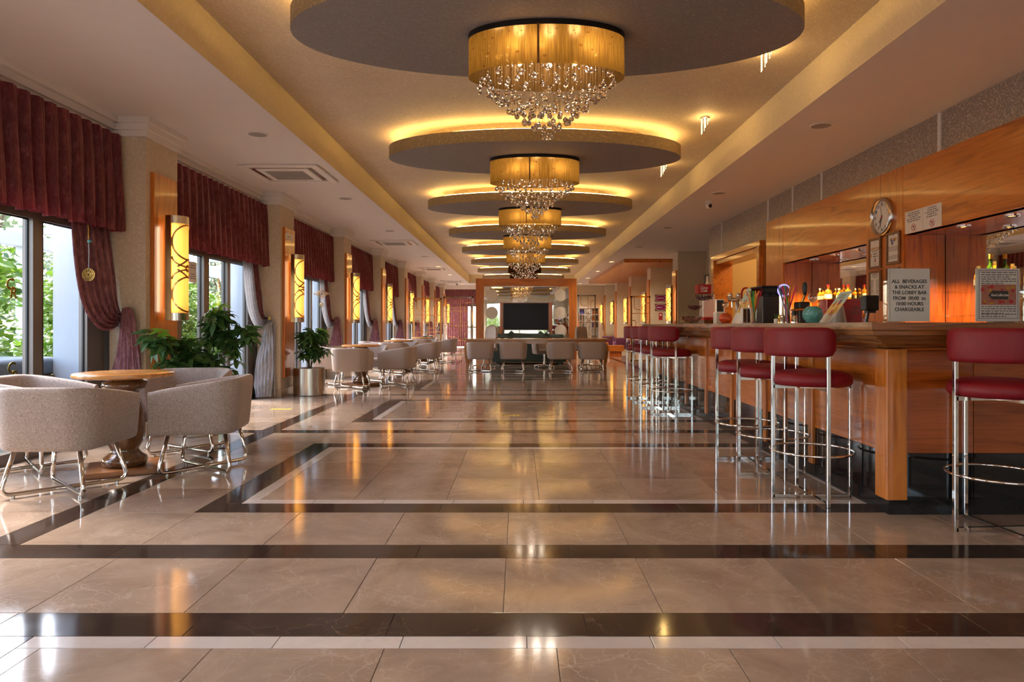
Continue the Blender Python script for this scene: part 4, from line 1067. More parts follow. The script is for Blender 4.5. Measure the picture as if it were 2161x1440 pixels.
# ------------------------------------------------------------------ wooden bar unit on the wall
XU = 4.0
t = thing('bar_wall_unit', 'honey wood back bar with two mirrored niches and lit soffits', 'cabinet')
STILES = [(3.4, 4.5), (7.06, 7.8), (10.27, UB1)]
NICHES = [(4.5, 7.06), (7.8, 10.27)]
for a, b2 in STILES: MB().box(XU, 4.45, a, b2, 0, 2.78).build('stile', 'wood_z', t)
for a, b2 in NICHES:
    MB().box(XU + 0.003, 4.10, a, b2, 2.062, 2.78).build('header', 'wood_y', t)
    MB().box(XU + 0.02, 4.45, a, b2, 2.062, 2.10).build('soffit', 'redwood', t)
    for yy, s in ((b2, 1), (a, -1)):
        for x0, x1 in ((4.02, 4.43),):
            MB().box(x0, x1, min(yy - 0.014 * s, yy - 0.002 * s), max(yy - 0.014 * s, yy - 0.002 * s), 0.902, 2.06).build('side_panel', 'redwood', t)
    MB().box(4.435, 4.47, a, b2, 0.9, 2.062).build('mirror', 'mirror', t)
    MB().bbox(4.02, 4.435, a, b2, 0.86, 0.90, 0.004, 0, 1).build('counter', 'granite', t)
    MB().box(4.06, 4.43, a, b2, 0.0, 0.86).build('cupboard', 'wood_z', t)
    for z in (1.22, 1.46): MB().box(4.22, 4.43, a + 0.03, b2 - 0.03, z - 0.012, z).build('glass_shelf', 'clear', t)
k = 0
for LY in ((5.17, 5.80, 6.43), (8.44, 9.05, 9.69)):
    for y in LY:
        d = thing('downlight', '%s small lit downlight under the bar niche soffit, counted from the entrance' % ORD[k], 'ceiling light', (4.22, y, 2.062)); k += 1
        MB().lathe([(0.062, 0), (0.062, -0.008), (0.045, -0.012), (0.04, -0.002)], 20).build('ring', 'chrome', d, 40)
        MB().lathe([(0.04, -0.004), (0.0001, -0.006)], 16, cap=False).build('lamp', 'hot_bulb', d)
        l = bpy.data.lights.new('downlight_lamp', 'SPOT'); l.energy = 70; l.color = (1.0, 0.58, 0.18); l.spot_size = math.radians(110); l.spot_blend = 0.6; l.shadow_soft_size = 0.03
        o = bpy.data.objects.new('downlight_lamp', l); C.objects.link(o); o.parent = d; o.location = (0, 0, -0.02)
# pantry lamp behind the bar doorway
d = thing('pantry_light', 'flat glowing ceiling lamp in the room behind the doorway', 'ceiling light', (5.2, 12.6, ZC))
MB().lathe([(0.22, 0), (0.22, -0.05), (0.2, -0.06), (0.0001, -0.065)], 24, cap=False).build('bowl', 'crystal_glow', d, 40)
point_light('pantry_lamp', d, (0, 0, -0.3), 22, (1.0, 0.78, 0.48), 0.15)

# clock
t = thing('wall_clock', 'round silver wall clock with a white dial on the wooden bar unit', 'clock', (XU - 0.001, 7.44, 2.31), 0, None, FACE_HALL)
MB().lathe([(0.213, 0), (0.213, 0.02), (0.20, 0.042), (0.185, 0.046), (0.172, 0.03), (0.170, 0.016)], 48, cap=False).build('rim', 'steel', t, 60)
MB().lathe([(0.0001, 0.014), (0.172, 0.014)], 40, cap=False).build('dial', 'paper', t)
for k in range(1, 13):
    a = PI / 2 - k * PI / 6
    obj('numeral', text_mesh(str(k), 0.046, 'ink'), t, (0.138 * math.cos(a), 0.138 * math.sin(a), 0.015))
for ang, L, wd, nm in ((7.35, 0.075, 0.006, 'hour_hand'), (6.55, 0.115, 0.004, 'minute_hand'), (11.7, 0.12, 0.0015, 'second_hand')):
    a = PI / 2 - ang * PI / 6; h = MB().box(-0.02, L, -wd, wd, 0.018, 0.0195).build(nm, 'ink', t); h.rotation_euler = (0, 0, a)
MB().lathe([(0.010, 0.016), (0.010, 0.022), (0.0001, 0.024)], 12).build('hub', 'ink_red', t)
# framed notices
def framed(i, y, z, lab):
    t = thing('picture_frame', lab, 'frame', (XU - 0.001, y, z), 0, None, FACE_HALL); a, b2 = 0.116, 0.158
    q = MB()
    for s in (-1, 1):
        q.bbox(s * a - 0.014, s * a + 0.014, -b2 - 0.014, b2 + 0.014, 0, 0.022, 0.003, 0, 1); q.bbox(-a, a, s * b2 - 0.014, s * b2 + 0.014, 0, 0.021, 0.003, 0, 1)
    q.build('frame', 'frame_wood', t)
    MB().box(-a + 0.01, a - 0.01, -b2 + 0.01, b2 - 0.01, 0.004, 0.008).build('sheet', 'paper', t)
    zz = 0.009; g = MB(); gg = MB(); r_ = MB(); bl = MB()
    if i == 0:
        obj('lettering', text_mesh('LOBBY BAR', 0.036, 'ink_gold'), t, (0, 0.055, zz))
        word_lines(g, -0.02, 0.02, 0.125, 1, 0.012, zz, centre=True, seed=1); word_lines(g, -0.085, 0.085, 0.032, 2, 0.014, zz, centre=True, seed=2)
        word_lines(g, -0.045, 0.06, -0.01, 3, 0.028, zz, centre=True, seed=5)
        r_.add([(-0.025, -0.075, zz), (0.025, -0.075, zz), (0, -0.10, zz)], [(2, 1, 0)]); r_.box(-0.002, 0.002, -0.13, -0.10, zz, zz + 0.0005)
        gg.add([(-0.095, 0.0, zz), (-0.07, 0.0, zz), (-0.074, -0.035, zz), (-0.091, -0.035, zz)], [(3, 2, 1, 0)]); gg.box(-0.084, -0.081, -0.06, -0.035, zz, zz + 0.0005)
    elif i == 1:
        word_lines(g, -0.02, 0.02, 0.14, 2, 0.012, zz, centre=True, seed=3)
        for k in range(9):
            rr = random.Random(k); x, y2 = rr.uniform(-0.055, 0.055), rr.uniform(0.045, 0.1); s = rr.uniform(0.012, 0.022)
            (bl if k % 2 else gg).prism([(x + s * math.cos(j), y2 + s * math.sin(j)) for j in [2 * PI * m / 7 for m in range(7)]], zz, zz + 0.0004 + k * 0.0001)
        word_lines(g, -0.095, 0.095, 0.012, 4, 0.014, zz, seed=6); word_lines(g, -0.095, 0.095, -0.085, 3, 0.014, zz, seed=7)
    else:
        word_lines(g, -0.08, 0.08, 0.13, 3, 0.017, zz, centre=True, seed=9)
        word_lines(g, -0.095, -0.03, 0.06, 10, 0.016, zz, seed=11); word_lines(g, 0.02, 0.08, 0.06, 10, 0.016, zz, seed=12)
    for mb, m in ((g, 'ink_grey'), (gg, 'ink_gold'), (r_, 'ink_red'), (bl, 'ink_blue')):
        if mb.v: mb.build('print', m, t)
framed(0, 7.59, 1.925, 'upper wooden frame with golden heading and a drawn cocktail glass')
framed(1, 7.22, 1.945, 'upper wooden frame with a small coloured drawing over text, directly below the clock')
framed(2, 7.59, 1.56, 'lower wooden frame with a two column list')
framed(3, 7.22, 1.56, 'lower wooden frame half hidden behind the acrylic beverage notice')
for i, (y, lab) in enumerate(((6.865, 'white paper notice with no glass symbol on the header, beside the clock'), (6.56, 'white paper notice with no glass symbol on the header, further from the clock'))):
    t = thing('paper_notice', lab, 'notice', (XU + 0.001, y, 2.175), 0, None, FACE_HALL)
    MB().box(-0.15, 0.15, -0.112, 0.112, 0, 0.0015).build('sheet', 'paper', t)
    q = MB(); word_lines(q, -0.125, 0.125, 0.085, 5, 0.021, 0.002, 0, 0.5, True, 30 + i); q.build('print', 'ink_grey', t)
    q = MB(); q.tube([(0.034 * math.cos(a), -0.062 + 0.034 * math.sin(a), 0.002) for a in [2 * PI * k / 24 for k in range(24)]], 0.0028, 4, True)
    q.tube([(-0.024, -0.038, 0.002), (0.024, -0.086, 0.002)], 0.0025, 4); q.build('prohibition_symbol', 'ink_red', t)
    q = MB(); q.prism([(-0.014, -0.045), (0, -0.062), (0.014, -0.045)], 0.0015, 0.0024); q.box(-0.0015, 0.0015, -0.08, -0.062, 0.0015, 0.0024); q.box(-0.009, 0.009, -0.082, -0.079, 0.0015, 0.0024)
    q.build('glass_symbol', 'ink', t)

# ------------------------------------------------------------------ bottles behind the bar
BOT = [(0.036, 0), (0.038, 0.01), (0.038, 0.15), (0.030, 0.185), (0.014, 0.205), (0.0135, 0.25), (0.016, 0.252), (0.016, 0.262)]
def bottle(x, y, z, h, mat, cap, lab, grp=None, fat=1.0):
    t = thing('bottle', lab, 'bottle', (x, y, z), 0, grp); s = h / 0.29
    MB().lathe([(r * fat * (1 if i < 4 else 1 / fat), zz * s) for i, (r, zz) in enumerate(BOT)], 16).build('glass_body', mat, t, 50)
    MB().lathe([(0.0165, 0.25 * s), (0.0165, 0.29 * s), (0.0001, 0.29 * s)], 12).build('cap', cap, t, 50)
    MB().lathe([(0.0386 * fat, 0.045 * s), (0.0386 * fat, 0.12 * s)], 16, cap=False).build('label', 'paper', t, 180)
    return t
k = 0
for px, top, m, c, nm in ((1731, 609, 'amber_glass', 'cornice', 'pale capped'), (1738, 608, 'amber_glass', 'black', 'black capped'), (1748, 601, 'amber_glass', 'ink_red', 'square orange capped'),
                          (1771, 609, 'amber_glass', 'cornice', 'pale capped'), (1781, 609, 'amber_glass', 'gold', 'gold capped'), (1790, 601, 'amber_glass', 'ink_red', 'tall orange capped')):
    y = 4.33 * F / (px - 1095); z = 1.46; h = H + (687 - top) * y / F - z
    bottle(4.33, y, z, h, m, c, '%s amber bottle on the upper niche shelf, %s from the doorway' % (nm, ORD[k]), 'bottles on the glass shelves', 1.3 if 'square' in nm else 1.0); k += 1
k = 0
for px, top in ((1696, 634), (1703, 639), (1711, 632), (1722, 640), (1760, 636)):
    y = min(4.32 * F / (px - 1095), 10.2 - k * 0.11)
    bottle(4.30 + 0.05 * (k % 2), y, 1.22, H + (687 - top) * y / F - 1.22, 'amber_glass', 'gold', 'small amber bottle on the lower niche shelf, %s from the doorway' % ORD[k], 'bottles on the glass shelves', 0.9); k += 1
bottle(4.37, 4.37 * F / (2091 - 1095), 1.46, 0.32, 'green_glass', 'ink_gold', 'green bottle on the shelf behind the picture notice')
for k, (px, top) in enumerate(((2074, 562), (2108, 552), (2127, 557), (2150, 562))):
    y = 4.32 * F / (px - 1095); z = 1.46; h = H + (687 - top) * y / F - z
    bottle(4.28 + (0.08 if k == 2 else 0), y, z, h, 'amber_glass', 'gold', '%s gold stoppered bottle rising behind the picture notice, counted from the clock' % ORD[k], 'bottles on the glass shelves', 1.0)
t = thing('glass_jar', 'amber lidded glass jar on the back shelf beside the framed list', 'jar', (4.32, 4.32 * F / (1812 - 1095), 1.22))
MB().lathe([(0.075, 0), (0.08, 0.02), (0.08, 0.13), (0.07, 0.16)], 20).build('body', 'amber_glass', t, 50)
MB().lathe([(0.076, 0.16), (0.076, 0.19), (0.0001, 0.20)], 20).build('lid', 'gold', t, 50)

# ------------------------------------------------------------------ things standing on the bar worktop
def on_bar(px, x): return (x, x * F / (px - 1095), ZB)
# acrylic notices
def acrylic(px0, px1, d, top, kind, lab):
    x0, x1 = (px0 - 1095) * d / F, (px1 - 1095) * d / F; wd, h = x1 - x0, H + (687 - top) * d / F - ZB
    t = thing('acrylic_sign', lab, 'sign', ((x0 + x1) / 2, d, ZB), 0.06)
    MB().box(-wd / 2, wd / 2, -0.028, -0.022, 0, h).box(-wd / 2, wd / 2, 0.022, 0.028, 0, h).box(-wd / 2, wd / 2, -0.028, 0.028, 0, 0.006).build('acrylic_case', 'clear', t)
    MB().box(-wd / 2 + 0.012, wd / 2 - 0.03, -0.006, 0.002, 0.006, h - 0.006).build('sheet', 'paper', t)
    for s, w_ in ((-1, 0.01), (1, 0.022)):
        xx = s * (wd / 2 - w_ / 2); MB().box(xx - w_ / 2, xx + w_ / 2, -0.0285, 0.0285, 0, h).build('edge', 'clear', t)
    yb = -0.0065
    def put(name, me, x, z): obj(name, me, t, (x, yb, z), FACE_CAM)
    if kind == 0:
        for k, s in enumerate(('ALL  BEVERAGES', '& SNACKS AT', 'THE LOBBY BAR', 'FROM  00:00  to', '10:00 HOURS', 'CHARGEABLE')):
            put('lettering', text_mesh(s, 0.029, 'ink', depth=0.0004), -0.008, h * 0.745 - k * h * 0.102)
    else:
        q = MB(); word_lines(q, -wd * 0.36, wd * 0.33, h * 0.90, 3, 0.013, 0, 0, 0.45, False, 5); word_lines(q, -wd * 0.36, wd * 0.33, h * 0.78, 3, 0.013, 0, 0, 0.45, False, 6)
        word_lines(q, -wd * 0.36, wd * 0.33, h * 0.28, 4, 0.013, 0, 0, 0.45, False, 7); word_lines(q, -wd * 0.36, wd * 0.33, h * 0.14, 2, 0.013, 0, 0, 0.5, False, 8)
        put('print', q.mesh('print', 'ink_grey'), 0, 0)
        q = MB(); X0, X1, Z0, Z1 = -wd * 0.41, wd * 0.37, h * 0.07, h * 0.95; e = 0.003
        q.box(X0, X1, Z0, Z0 + e, 0, 0.0004).box(X0, X1, Z1 - e, Z1, 0, 0.0004).box(X0, X0 + e, Z0, Z1, 0, 0.0004).box(X1 - e, X1, Z0, Z1, 0, 0.0004)
        put('border', q.mesh('border', 'ink_blue'), 0, 0)
        put('photo', MB().box(-wd * 0.36, wd * 0.33, h * 0.32, h * 0.69, 0, 0.0006).mesh('photo', plain('salmon_food_photo', lin(206, 132, 112), 0.5, 0, 0.3, 0.25, 30)), 0, 0)
        rr = random.Random(4); q = MB(); q2 = MB()
        for k in range(26):
            x, z = rr.uniform(-wd * 0.34, wd * 0.31), rr.choice((rr.uniform(h * 0.34, h * 0.40), rr.uniform(h * 0.58, h * 0.67))); s = rr.uniform(0.006, 0.013)
            (q if k % 3 else q2).prism([(x + s * math.cos(j), z + s * math.sin(j)) for j in [2 * PI * m / 8 for m in range(8)]], 0.0006, 0.0009 + 0.00002 * k)
        put('print', q.mesh('print', 'ink_red'), 0, 0); put('print', q2.mesh('print', 'ink_gold'), 0, 0)
        put('slate_tag', MB().prism([(-wd * 0.22, h * 0.49), (-wd * 0.15, h * 0.58), (wd * 0.17, h * 0.57), (wd * 0.17, h * 0.42), (-wd * 0.15, h * 0.42)], 0.001, 0.0016).mesh('slate_tag', 'dark_grey'), 0, 0)
        obj('lettering', text_mesh('food allergies', 0.02, 'paper', shear=0.3), t, (0, yb - 0.0018, h * 0.497), FACE_CAM)
acrylic(1868, 1973, 3.98, 565, 0, 'clear acrylic stand with the printed beverage hours notice')
acrylic(2052, 2163, 3.98, 565, 1, 'clear acrylic stand with a bordered notice and a food photo')

def decanter(px, x, r, liq, glass_h, lab):
    t = thing('decanter', lab, 'decanter', on_bar(px, x))
    prof = [(r * 0.45, 0.0), (r * 0.75, 0.008)] + [(r * math.sin(a), r * 0.93 - r * 0.93 * math.cos(a)) for a in [0.7 + 0.18 * k for k in range(11)]]
    prof = [p for p in prof if p[1] >= 0] ; prof += [(0.022, r * 1.86 + 0.005), (0.02, glass_h - 0.075), (0.026, glass_h - 0.065)]
    body = [p for p in prof if p[1] <= r * 1.75]; neck = [(0.03, r * 1.76)] + [p for p in prof if p[1] > r * 1.8]
    MB().lathe(body + [(0.03, r * 1.76)], 28).build('body', liq, t, 60)
    g = MB()
    for k in range(14):
        a0 = 2 * PI * k / 14
        for s in (-1, 1):
            g.tube([((r + 0.0005) * math.sin(ph) * math.cos(a0 + s * ph * 0.8), (r + 0.0005) * math.sin(ph) * math.sin(a0 + s * ph * 0.8), r * 0.93 - r * 0.93 * math.cos(ph)) for ph in [0.6 + 0.22 * j for j in range(9)]], 0.0012, 4)
    g.build('cut_pattern', liq, t)
    MB().lathe(neck, 18, cap=False).build('neck', 'clear', t, 60)
    MB().sphere((0, 0, glass_h - 0.032), 0.034, 14, 10).build('stopper', 'crystal', t, 40)
decanter(1531, 2.22, 0.065, 'orange_liquid', 0.237, 'round cut glass decanter filled with orange liqueur')
decanter(1715, 2.20, 0.072, 'blue_liquid', 0.222, 'round cut glass decanter filled with turquoise liqueur')

STRAW = [lin(230, 40, 110), lin(250, 170, 30), lin(60, 180, 80), lin(240, 90, 50), lin(236, 60, 70), lin(250, 210, 50), lin(120, 60, 160), lin(60, 150, 190)]
SM = [plain('straw_plastic_%d' % k, c, 0.35) for k, c in enumerate(STRAW)]
def straws(px, x, top, pal, lab, seed):
    p = on_bar(px, x); t = thing('straw_glass', lab, 'glass', p); rr = random.Random(seed); h = H + (687 - top) * p[1] / F - ZB
    MB().lathe([(0.03, 0.004), (0.036, 0.16), (0.0345, 0.16), (0.0285, 0.012), (0.0001, 0.012)], 20, cap=False).lathe([(0.0001, 0.0), (0.03, 0.0), (0.03, 0.004)], 20, cap=False).build('tumbler', 'clear', t, 40)
    for k in range(15):
        a = rr.uniform(0, 6.28); b2 = rr.uniform(0.01, 0.024); L = h * rr.uniform(0.72, 0.94); sp = rr.uniform(0.025, 0.058)
        base = Vector((b2 * math.cos(a + 2.2), b2 * math.sin(a + 2.2), 0.014)); tip = Vector((sp * math.cos(a), sp * math.sin(a), L))
        bend = tip + Vector((0.025 * math.cos(a), 0.025 * math.sin(a), h - L))
        MB().tube(fillet([base, tip, bend], 0.012, 3), 0.0042, 6).build('straw', SM[pal[k % len(pal)]], t, 180)
straws(1590, 2.22, 615, [2, 5, 1, 3, 4, 0, 1], 'glass of green, yellow and red bendy straws', 5)
straws(1662, 2.20, 604, [0, 0, 2, 1, 4, 5, 6, 7], 'glass of pink, green and violet bendy straws', 6)

def card(px0, px1, x, tops, lab, seed):
    """acrylic menu card leaning away from the hall"""
    y0, y1 = x * F / (px0 - 1095), x * F / (px1 - 1095); q = MB()
    lean, h = tops; n = Vector((-h, 0, lean)).normalized(); t = thing('menu_card', lab, 'menu', (x, (y0 + y1) / 2, ZB))
    a = (y0 - y1) / 2; th = -0.006
    L = math.hypot(lean, h); u = Vector((lean, 0, h)) / L
    def pt(v, s, o): p = u * s + n * o; return (p.x, v, p.z + 0.003)
    def slabq(v0, v1, s0, s1, o0, o1, name, m):
        vs = [pt(v, s, o) for o in (o0, o1) for v, s in ((v0, s0), (v1, s0), (v1, s1), (v0, s1))]
        MB().add(vs, [(0, 1, 2, 3), (7, 6, 5, 4), (0, 4, 5, 1), (1, 5, 6, 2), (2, 6, 7, 3), (3, 7, 4, 0)]).build(name, m, t)
    slabq(-a, a, 0, L, -0.004, 0.0, 'card_sheet', 'paper')
    slabq(-a, a, L * 0.62, L, 0.0, 0.0008, 'upper_print', 'sky_blue_card'); slabq(-a, a, L * 0.30, L * 0.62, 0.0, 0.0008, 'middle_print', plain('sand_print_%d' % seed, lin(226, 190, 120), 0.45))
    rr = random.Random(seed)
    for k in range(7):
        v, s = rr.uniform(-a * 0.8, a * 0.6), rr.uniform(L * 0.2, L * 0.6); slabq(v, v + 0.02, s, s + 0.05, 0.0008, 0.0014, 'drink_picture', rr.choice(('ink_red', 'ink_gold', 'ink_blue')))
    q = MB()
    for k in range(2):
        for j in range(6):
            v0 = a * 0.5 - j * a * 0.17; s0 = L * (0.86 - k * 0.08)
            q.add([pt(v0, s0, 0.0012), pt(v0 - a * 0.12, s0, 0.0012), pt(v0 - a * 0.12, s0 + 0.018, 0.0012), pt(v0, s0 + 0.018, 0.0012)], [(0, 1, 2, 3)])
    q.build('print', 'ink_grey', t)
    MB().tube([pt(0, L * 0.7, -0.006), (lean + 0.06, 0, 0.004)], 0.004, 6).build('easel_leg', 'clear', t)
card(1543, 1561, 2.25, (0.17, 0.37), 'leaning drinks card with a pale blue top beside the orange decanter', 3)
card(1727, 1750, 2.30, (0.17, 0.235), 'leaning drinks card with a pale blue top behind the turquoise decanter', 4)

# tiered sweet bowls
p = on_bar(1476, 2.27); t = thing('bowl_stand', 'three tier stand of clear bowls with sweets at the far bar end', 'stand', p); sc = p[1] / F
for k, (px, py, w_) in enumerate(((1459, 668, 45), (1466, 645, 32), (1485, 622, 42))):
    dx, z, r = (px - 1476) * sc, H + (687 - py) * sc - ZB, w_ / 2 * sc
    MB().lathe([(0.0001, -r * 0.62), (r * 0.55, -r * 0.54), (r * 0.88, -r * 0.27), (r, 0), (r * 0.97, 0), (r * 0.85, -r * 0.25), (r * 0.5, -r * 0.5), (0.0001, -r * 0.58)], 22, (dx, 0, z), cap=False).build('bowl', 'bowl_glass', t, 60)
    q = MB(); rr = random.Random(k)
    for j in range(40):
        a, d = rr.uniform(0, 6.28), r * 0.78 * rr.random() ** 0.5; c = (dx + d * math.cos(a), d * math.sin(a), z - r * 0.42 + rr.uniform(0, r * 0.3))
        if k == 0: q.tube([c, (c[0] + rr.uniform(-0.04, 0.04), c[1] + rr.uniform(-0.04, 0.04), c[2] + rr.uniform(-0.01, 0.02))], 0.004, 5)
        else: q.sphere(c, 0.011, 6, 4)
    q.build('sweets', plain('sweet_%d' % k, (lin(206, 130, 130), lin(120, 60, 76), lin(92, 66, 92))[k], 0.5), t)['kind'] = 'stuff'
q = MB(); q.tube([(-0.02, 0, 0.016), (0.19, 0, 0.46)], 0.009, 6); q.tube([(-0.07, 0.0, 0.06), (0.01, 0, 0.06)], 0.006, 5); q.box(-0.11, 0.07, -0.07, 0.07, 0.003, 0.009)
q.build('support', 'clear', t)
p = (2.62, 2.62 * F / (1482 - 1095), ZB); sc = p[1] / F
t = thing('drink_dispenser', 'grey countertop dispenser with a glowing red head and white script', 'dispenser', p)
hz = H + (687 - 621) * sc - ZB
MB().bbox(-0.02, 0.15, -0.1, 0.1, 0, hz, 0.01).build('column', 'steel', t)
MB().bbox(-0.085, 0.105, -0.1, 0.09, hz, hz + 20 * sc, 0.008).build('head', 'red_box', t)
for k, s in enumerate(('Coca', 'Cola')): obj('lettering', text_mesh(s, 0.05, 'paper', shear=0.3), t, (-0.005, -0.101, hz + 0.085 - k * 0.042), FACE_CAM)
p = (2.75, 2.75 * F / (1501 - 1095), ZB)
t = thing('white_bottle', 'white plastic bottle behind the red headed dispenser', 'bottle', (p[0], p[1] + 0.2, ZB))
MB().lathe([(0.035, 0), (0.035, 0.55), (0.02, 0.62), (0.014, 0.64), (0.014, 0.69), (0.0001, 0.695)], 16).build('body', 'cornice', t, 50)
MB().lathe([(0.016, 0.66), (0.016, 0.70), (0.0001, 0.702)], 12).build('cap', 'white', t, 50)
p = on_bar(1494, 2.48); t = thing('sachet_tray', 'brown tray of red sachets behind the sweet bowls', 'tray', p, 0.3)
q = MB(); q.box(-0.10, 0.10, -0.07, 0.07, 0, 0.055).build('tray', 'frame_wood', t)
for k in range(6): MB().bbox(-0.09 + k * 0.031, -0.065 + k * 0.031, -0.05, 0.05, 0.055, 0.085 + 0.008 * (k % 2), 0.003, 0, 1).build('sachet', 'ink_red', t, None)
p = on_bar(1519, 2.42); t = thing('tabletop_display', 'small grey framed black display on the bar', 'display', p, 0.25)
MB().bbox(-0.06, 0.06, -0.012, 0.012, 0.12, 0.30, 0.004, 0, 1).build('frame', 'steel', t); MB().box(-0.045, 0.045, -0.0135, -0.011, 0.14, 0.285).build('display', 'black', t)
MB().bbox(-0.05, 0.05, -0.04, 0.04, 0, 0.12, 0.01).build('base', 'steel', t)
p = on_bar(1518, 2.34); t = thing('napkin_box', 'white box of napkins beside the orange decanter', 'box', p, 0.1)
MB().bbox(-0.055, 0.055, -0.05, 0.05, 0, 0.135, 0.006).build('box', 'paper', t); MB().box(-0.04, 0.04, -0.035, 0.035, 0.135, 0.142).build('napkin', 'cornice', t)
p = (2.7, 2.7 * F / (1558 - 1095), ZB); t = thing('beer_tap', 'chrome beer tap with three round handles and a red hose', 'tap', p)
MB().lathe([(0.06, 0), (0.06, 0.02), (0.035, 0.04), (0.035, 0.28), (0.045, 0.30)], 18).build('column', 'chrome', t, 40)
MB().tube([(-0.13, 0, 0.30), (0.13, 0, 0.30)], 0.03, 12).build('crossbar', 'chrome', t, 40)
for s in (-0.10, 0.0, 0.10):
    q = MB(); q.tube(fillet([(s, 0, 0.30), (s, -0.08, 0.30), (s, -0.08, 0.2)], 0.03), 0.01, 8); q.sphere((s, 0, 0.35), 0.035, 12, 8); q.build('spout', 'chrome', t, 60)
MB().tube(spline([(0.04, 0.02, 0.3), (0.06, 0.02, 0.42), (0.12, 0.02, 0.44), (0.17, 0.03, 0.36), (0.18, 0.03, 0.15)], 20), 0.012, 8).build('hose', 'ink_red', t, 180)
p = on_bar(1574, 2.26); t = thing('card_holder', 'small white holder with a carved dark pattern beside the straws', 'holder', p, 0.2)
MB().box(-0.045, 0.045, -0.02, 0.02, 0, 0.155).build('holder', 'paper', t)
for s in (-0.022, 0.022):
    q = MB()
    for k in range(4): q.lathe([(0.014, 0), (0.014, 0.002), (0.006, 0.002), (0.006, 0)], 8, (s, 0.03 + k * 0.032, 0), cap=False)
    obj('carving', q.mesh('carving', 'pedestal'), t, (0, -0.0205, 0), FACE_CAM)
    MB().box(s - 0.017, s + 0.017, -0.0225, -0.02, 0.012, 0.145).build('inlay', 'pedestal', t)
p = (2.5, 2.5 * F / (1626 - 1095), ZB); sc = p[1] / F; w_ = 29 * sc; hb = H + (687 - 605) * sc - ZB
t = thing('coffee_machine', 'dark grey box shaped machine with a smoked clear hopper on top', 'coffee machine', p)
MB().bbox(-w_, w_, -0.16, 0.16, 0, hb * 0.73, 0.01).build('body', 'dark_grey', t)
MB().box(-w_, w_, -0.16, 0.16, hb * 0.73, hb - 0.012).build('hopper', 'smoke', t)
q = MB()
for k in range(8): q.sphere((-w_ * 0.8 + k * w_ * 0.23, 0, hb * 0.74), 0.05 + 0.012 * math.sin(k * 2), 8, 5, sz=0.7)
q.build('coffee_beans', 'pedestal', t)['kind'] = 'stuff'
MB().bbox(-w_ - 0.01, w_ + 0.02, -0.17, 0.17, hb - 0.014, hb, 0.004, 0, 1).build('lid', 'black', t)
p = (2.4, 2.4 * F / (1650 - 1095), ZB); t = thing('lit_beer_tap', 'slim chrome tap with a violet lit round badge', 'tap', p)
MB().lathe([(0.045, 0), (0.045, 0.015), (0.026, 0.03), (0.026, 0.26), (0.0001, 0.27)], 16).build('column', 'chrome', t, 40)
MB().lathe([(0.05, 0), (0.058, 0.01), (0.058, 0.018), (0.05, 0.024)], 24).build('badge', 'violet_glow', t, 40, (0, -0.03, 0.30), (PI / 2, 0, 0))
MB().lathe([(0.044, 0), (0.044, 0.028)], 20).build('badge_face', 'ink_blue', t, 40, (0, -0.03, 0.30), (PI / 2, 0, 0))
p = (2.62, 2.62 * F / (1692 - 1095), ZB); t = thing('tap_lever', 'black handled draught tap behind the turquoise decanter', 'tap', p)
MB().bbox(-0.05, 0.05, -0.07, 0.07, 0, 0.20, 0.012).build('body', 'black', t); MB().tube([(0, 0, 0.19), (0.02, -0.02, 0.27)], 0.012, 8).build('shaft', 'gold', t)
MB().lathe([(0.012, 0), (0.02, 0.03), (0.024, 0.08), (0.016, 0.12), (0.0001, 0.125)], 12).build('handle', 'black', t, 50, (0.02, -0.02, 0.26))
MB().tube([(0, -0.06, 0.13), (-0.16, -0.08, 0.12)], 0.012, 8).build('spout', 'gold', t)
for px, h, r, m, lab in ((1639, 0.06, 0.022, 'cornice', 'tiny white pot with a green plant on the bar'), (1646, 0.07, 0.018, 'gold', 'small brass salt shaker on the bar'), (1651, 0.075, 0.018, 'steel', 'small steel pepper shaker on the bar'), (1676, 0.10, 0.024, 'chrome', 'black topped chrome grinder on the bar')):
    p = on_bar(px, 2.16); t = thing('shaker' if px != 1639 else 'mini_planter', lab, 'shaker' if px != 1639 else 'plant', p)
    MB().lathe([(r, 0), (r, h * 0.6), (r * 0.8, h * 0.65)], 14).build('body', m, t, 50)
    if px == 1639:
        q = MB()
        for k in range(9): q.tube([(0, 0, h * 0.5), (0.02 * math.cos(k * 2.3), 0.02 * math.sin(k * 2.3), h * 1.3)], [0.006, 0.002], 5)
        q.build('leaf', 'leaf', t)
    else: MB().lathe([(r * 0.9, h * 0.65), (r * 0.95, h * 0.8), (r * 0.5, h), (0.0001, h)], 14).build('top', 'black' if px == 1676 else m, t, 50)
p = (2.60, 2.60 * F / (1778 - 1095), ZB); sc = p[1] / F
t = thing('gift_box', 'glossy red box with a dark coffee bean print', 'box', p, -0.12)
hb = 51 * sc - 0.004; MB().bbox(-0.14, 0.13, -0.06, 0.12, 0, hb, 0.004, 0, 1).build('carton', 'red_box', t)
q = MB().lathe([(0.03, 0), (0.03, 0.001), (0.024, 0.001), (0.024, 0)], 20, (0.075, hb * 0.55, 0.0), cap=False); q.tube(spline([(0.055, hb * 0.42, 0.0005), (0.075, hb * 0.58, 0.0005), (0.095, hb * 0.66, 0.0005)], 8), 0.003, 4)
obj('print', q.mesh('print', 'frame_wood'), t, (0, -0.0605, 0), FACE_CAM)
MB().lathe([(0.06, 0), (0.035, 0.14)], 20).build('grey_cone', 'alu_light', t, 40, (-0.07, -0.12, 0))
p = (2.42, 2.42 * F / (1836 - 1095), ZB); t = thing('pole_display', 'black customer display on a short pole beside the red box', 'display', p, 0.15)
MB().bbox(-0.055, 0.05, -0.03, 0.03, 0.085, 0.19, 0.006, 0, 1).build('screen', 'black', t); MB().tube([(-0.01, 0, 0.08), (-0.025, 0, 0.0)], 0.008, 8).build('pole', 'black', t)
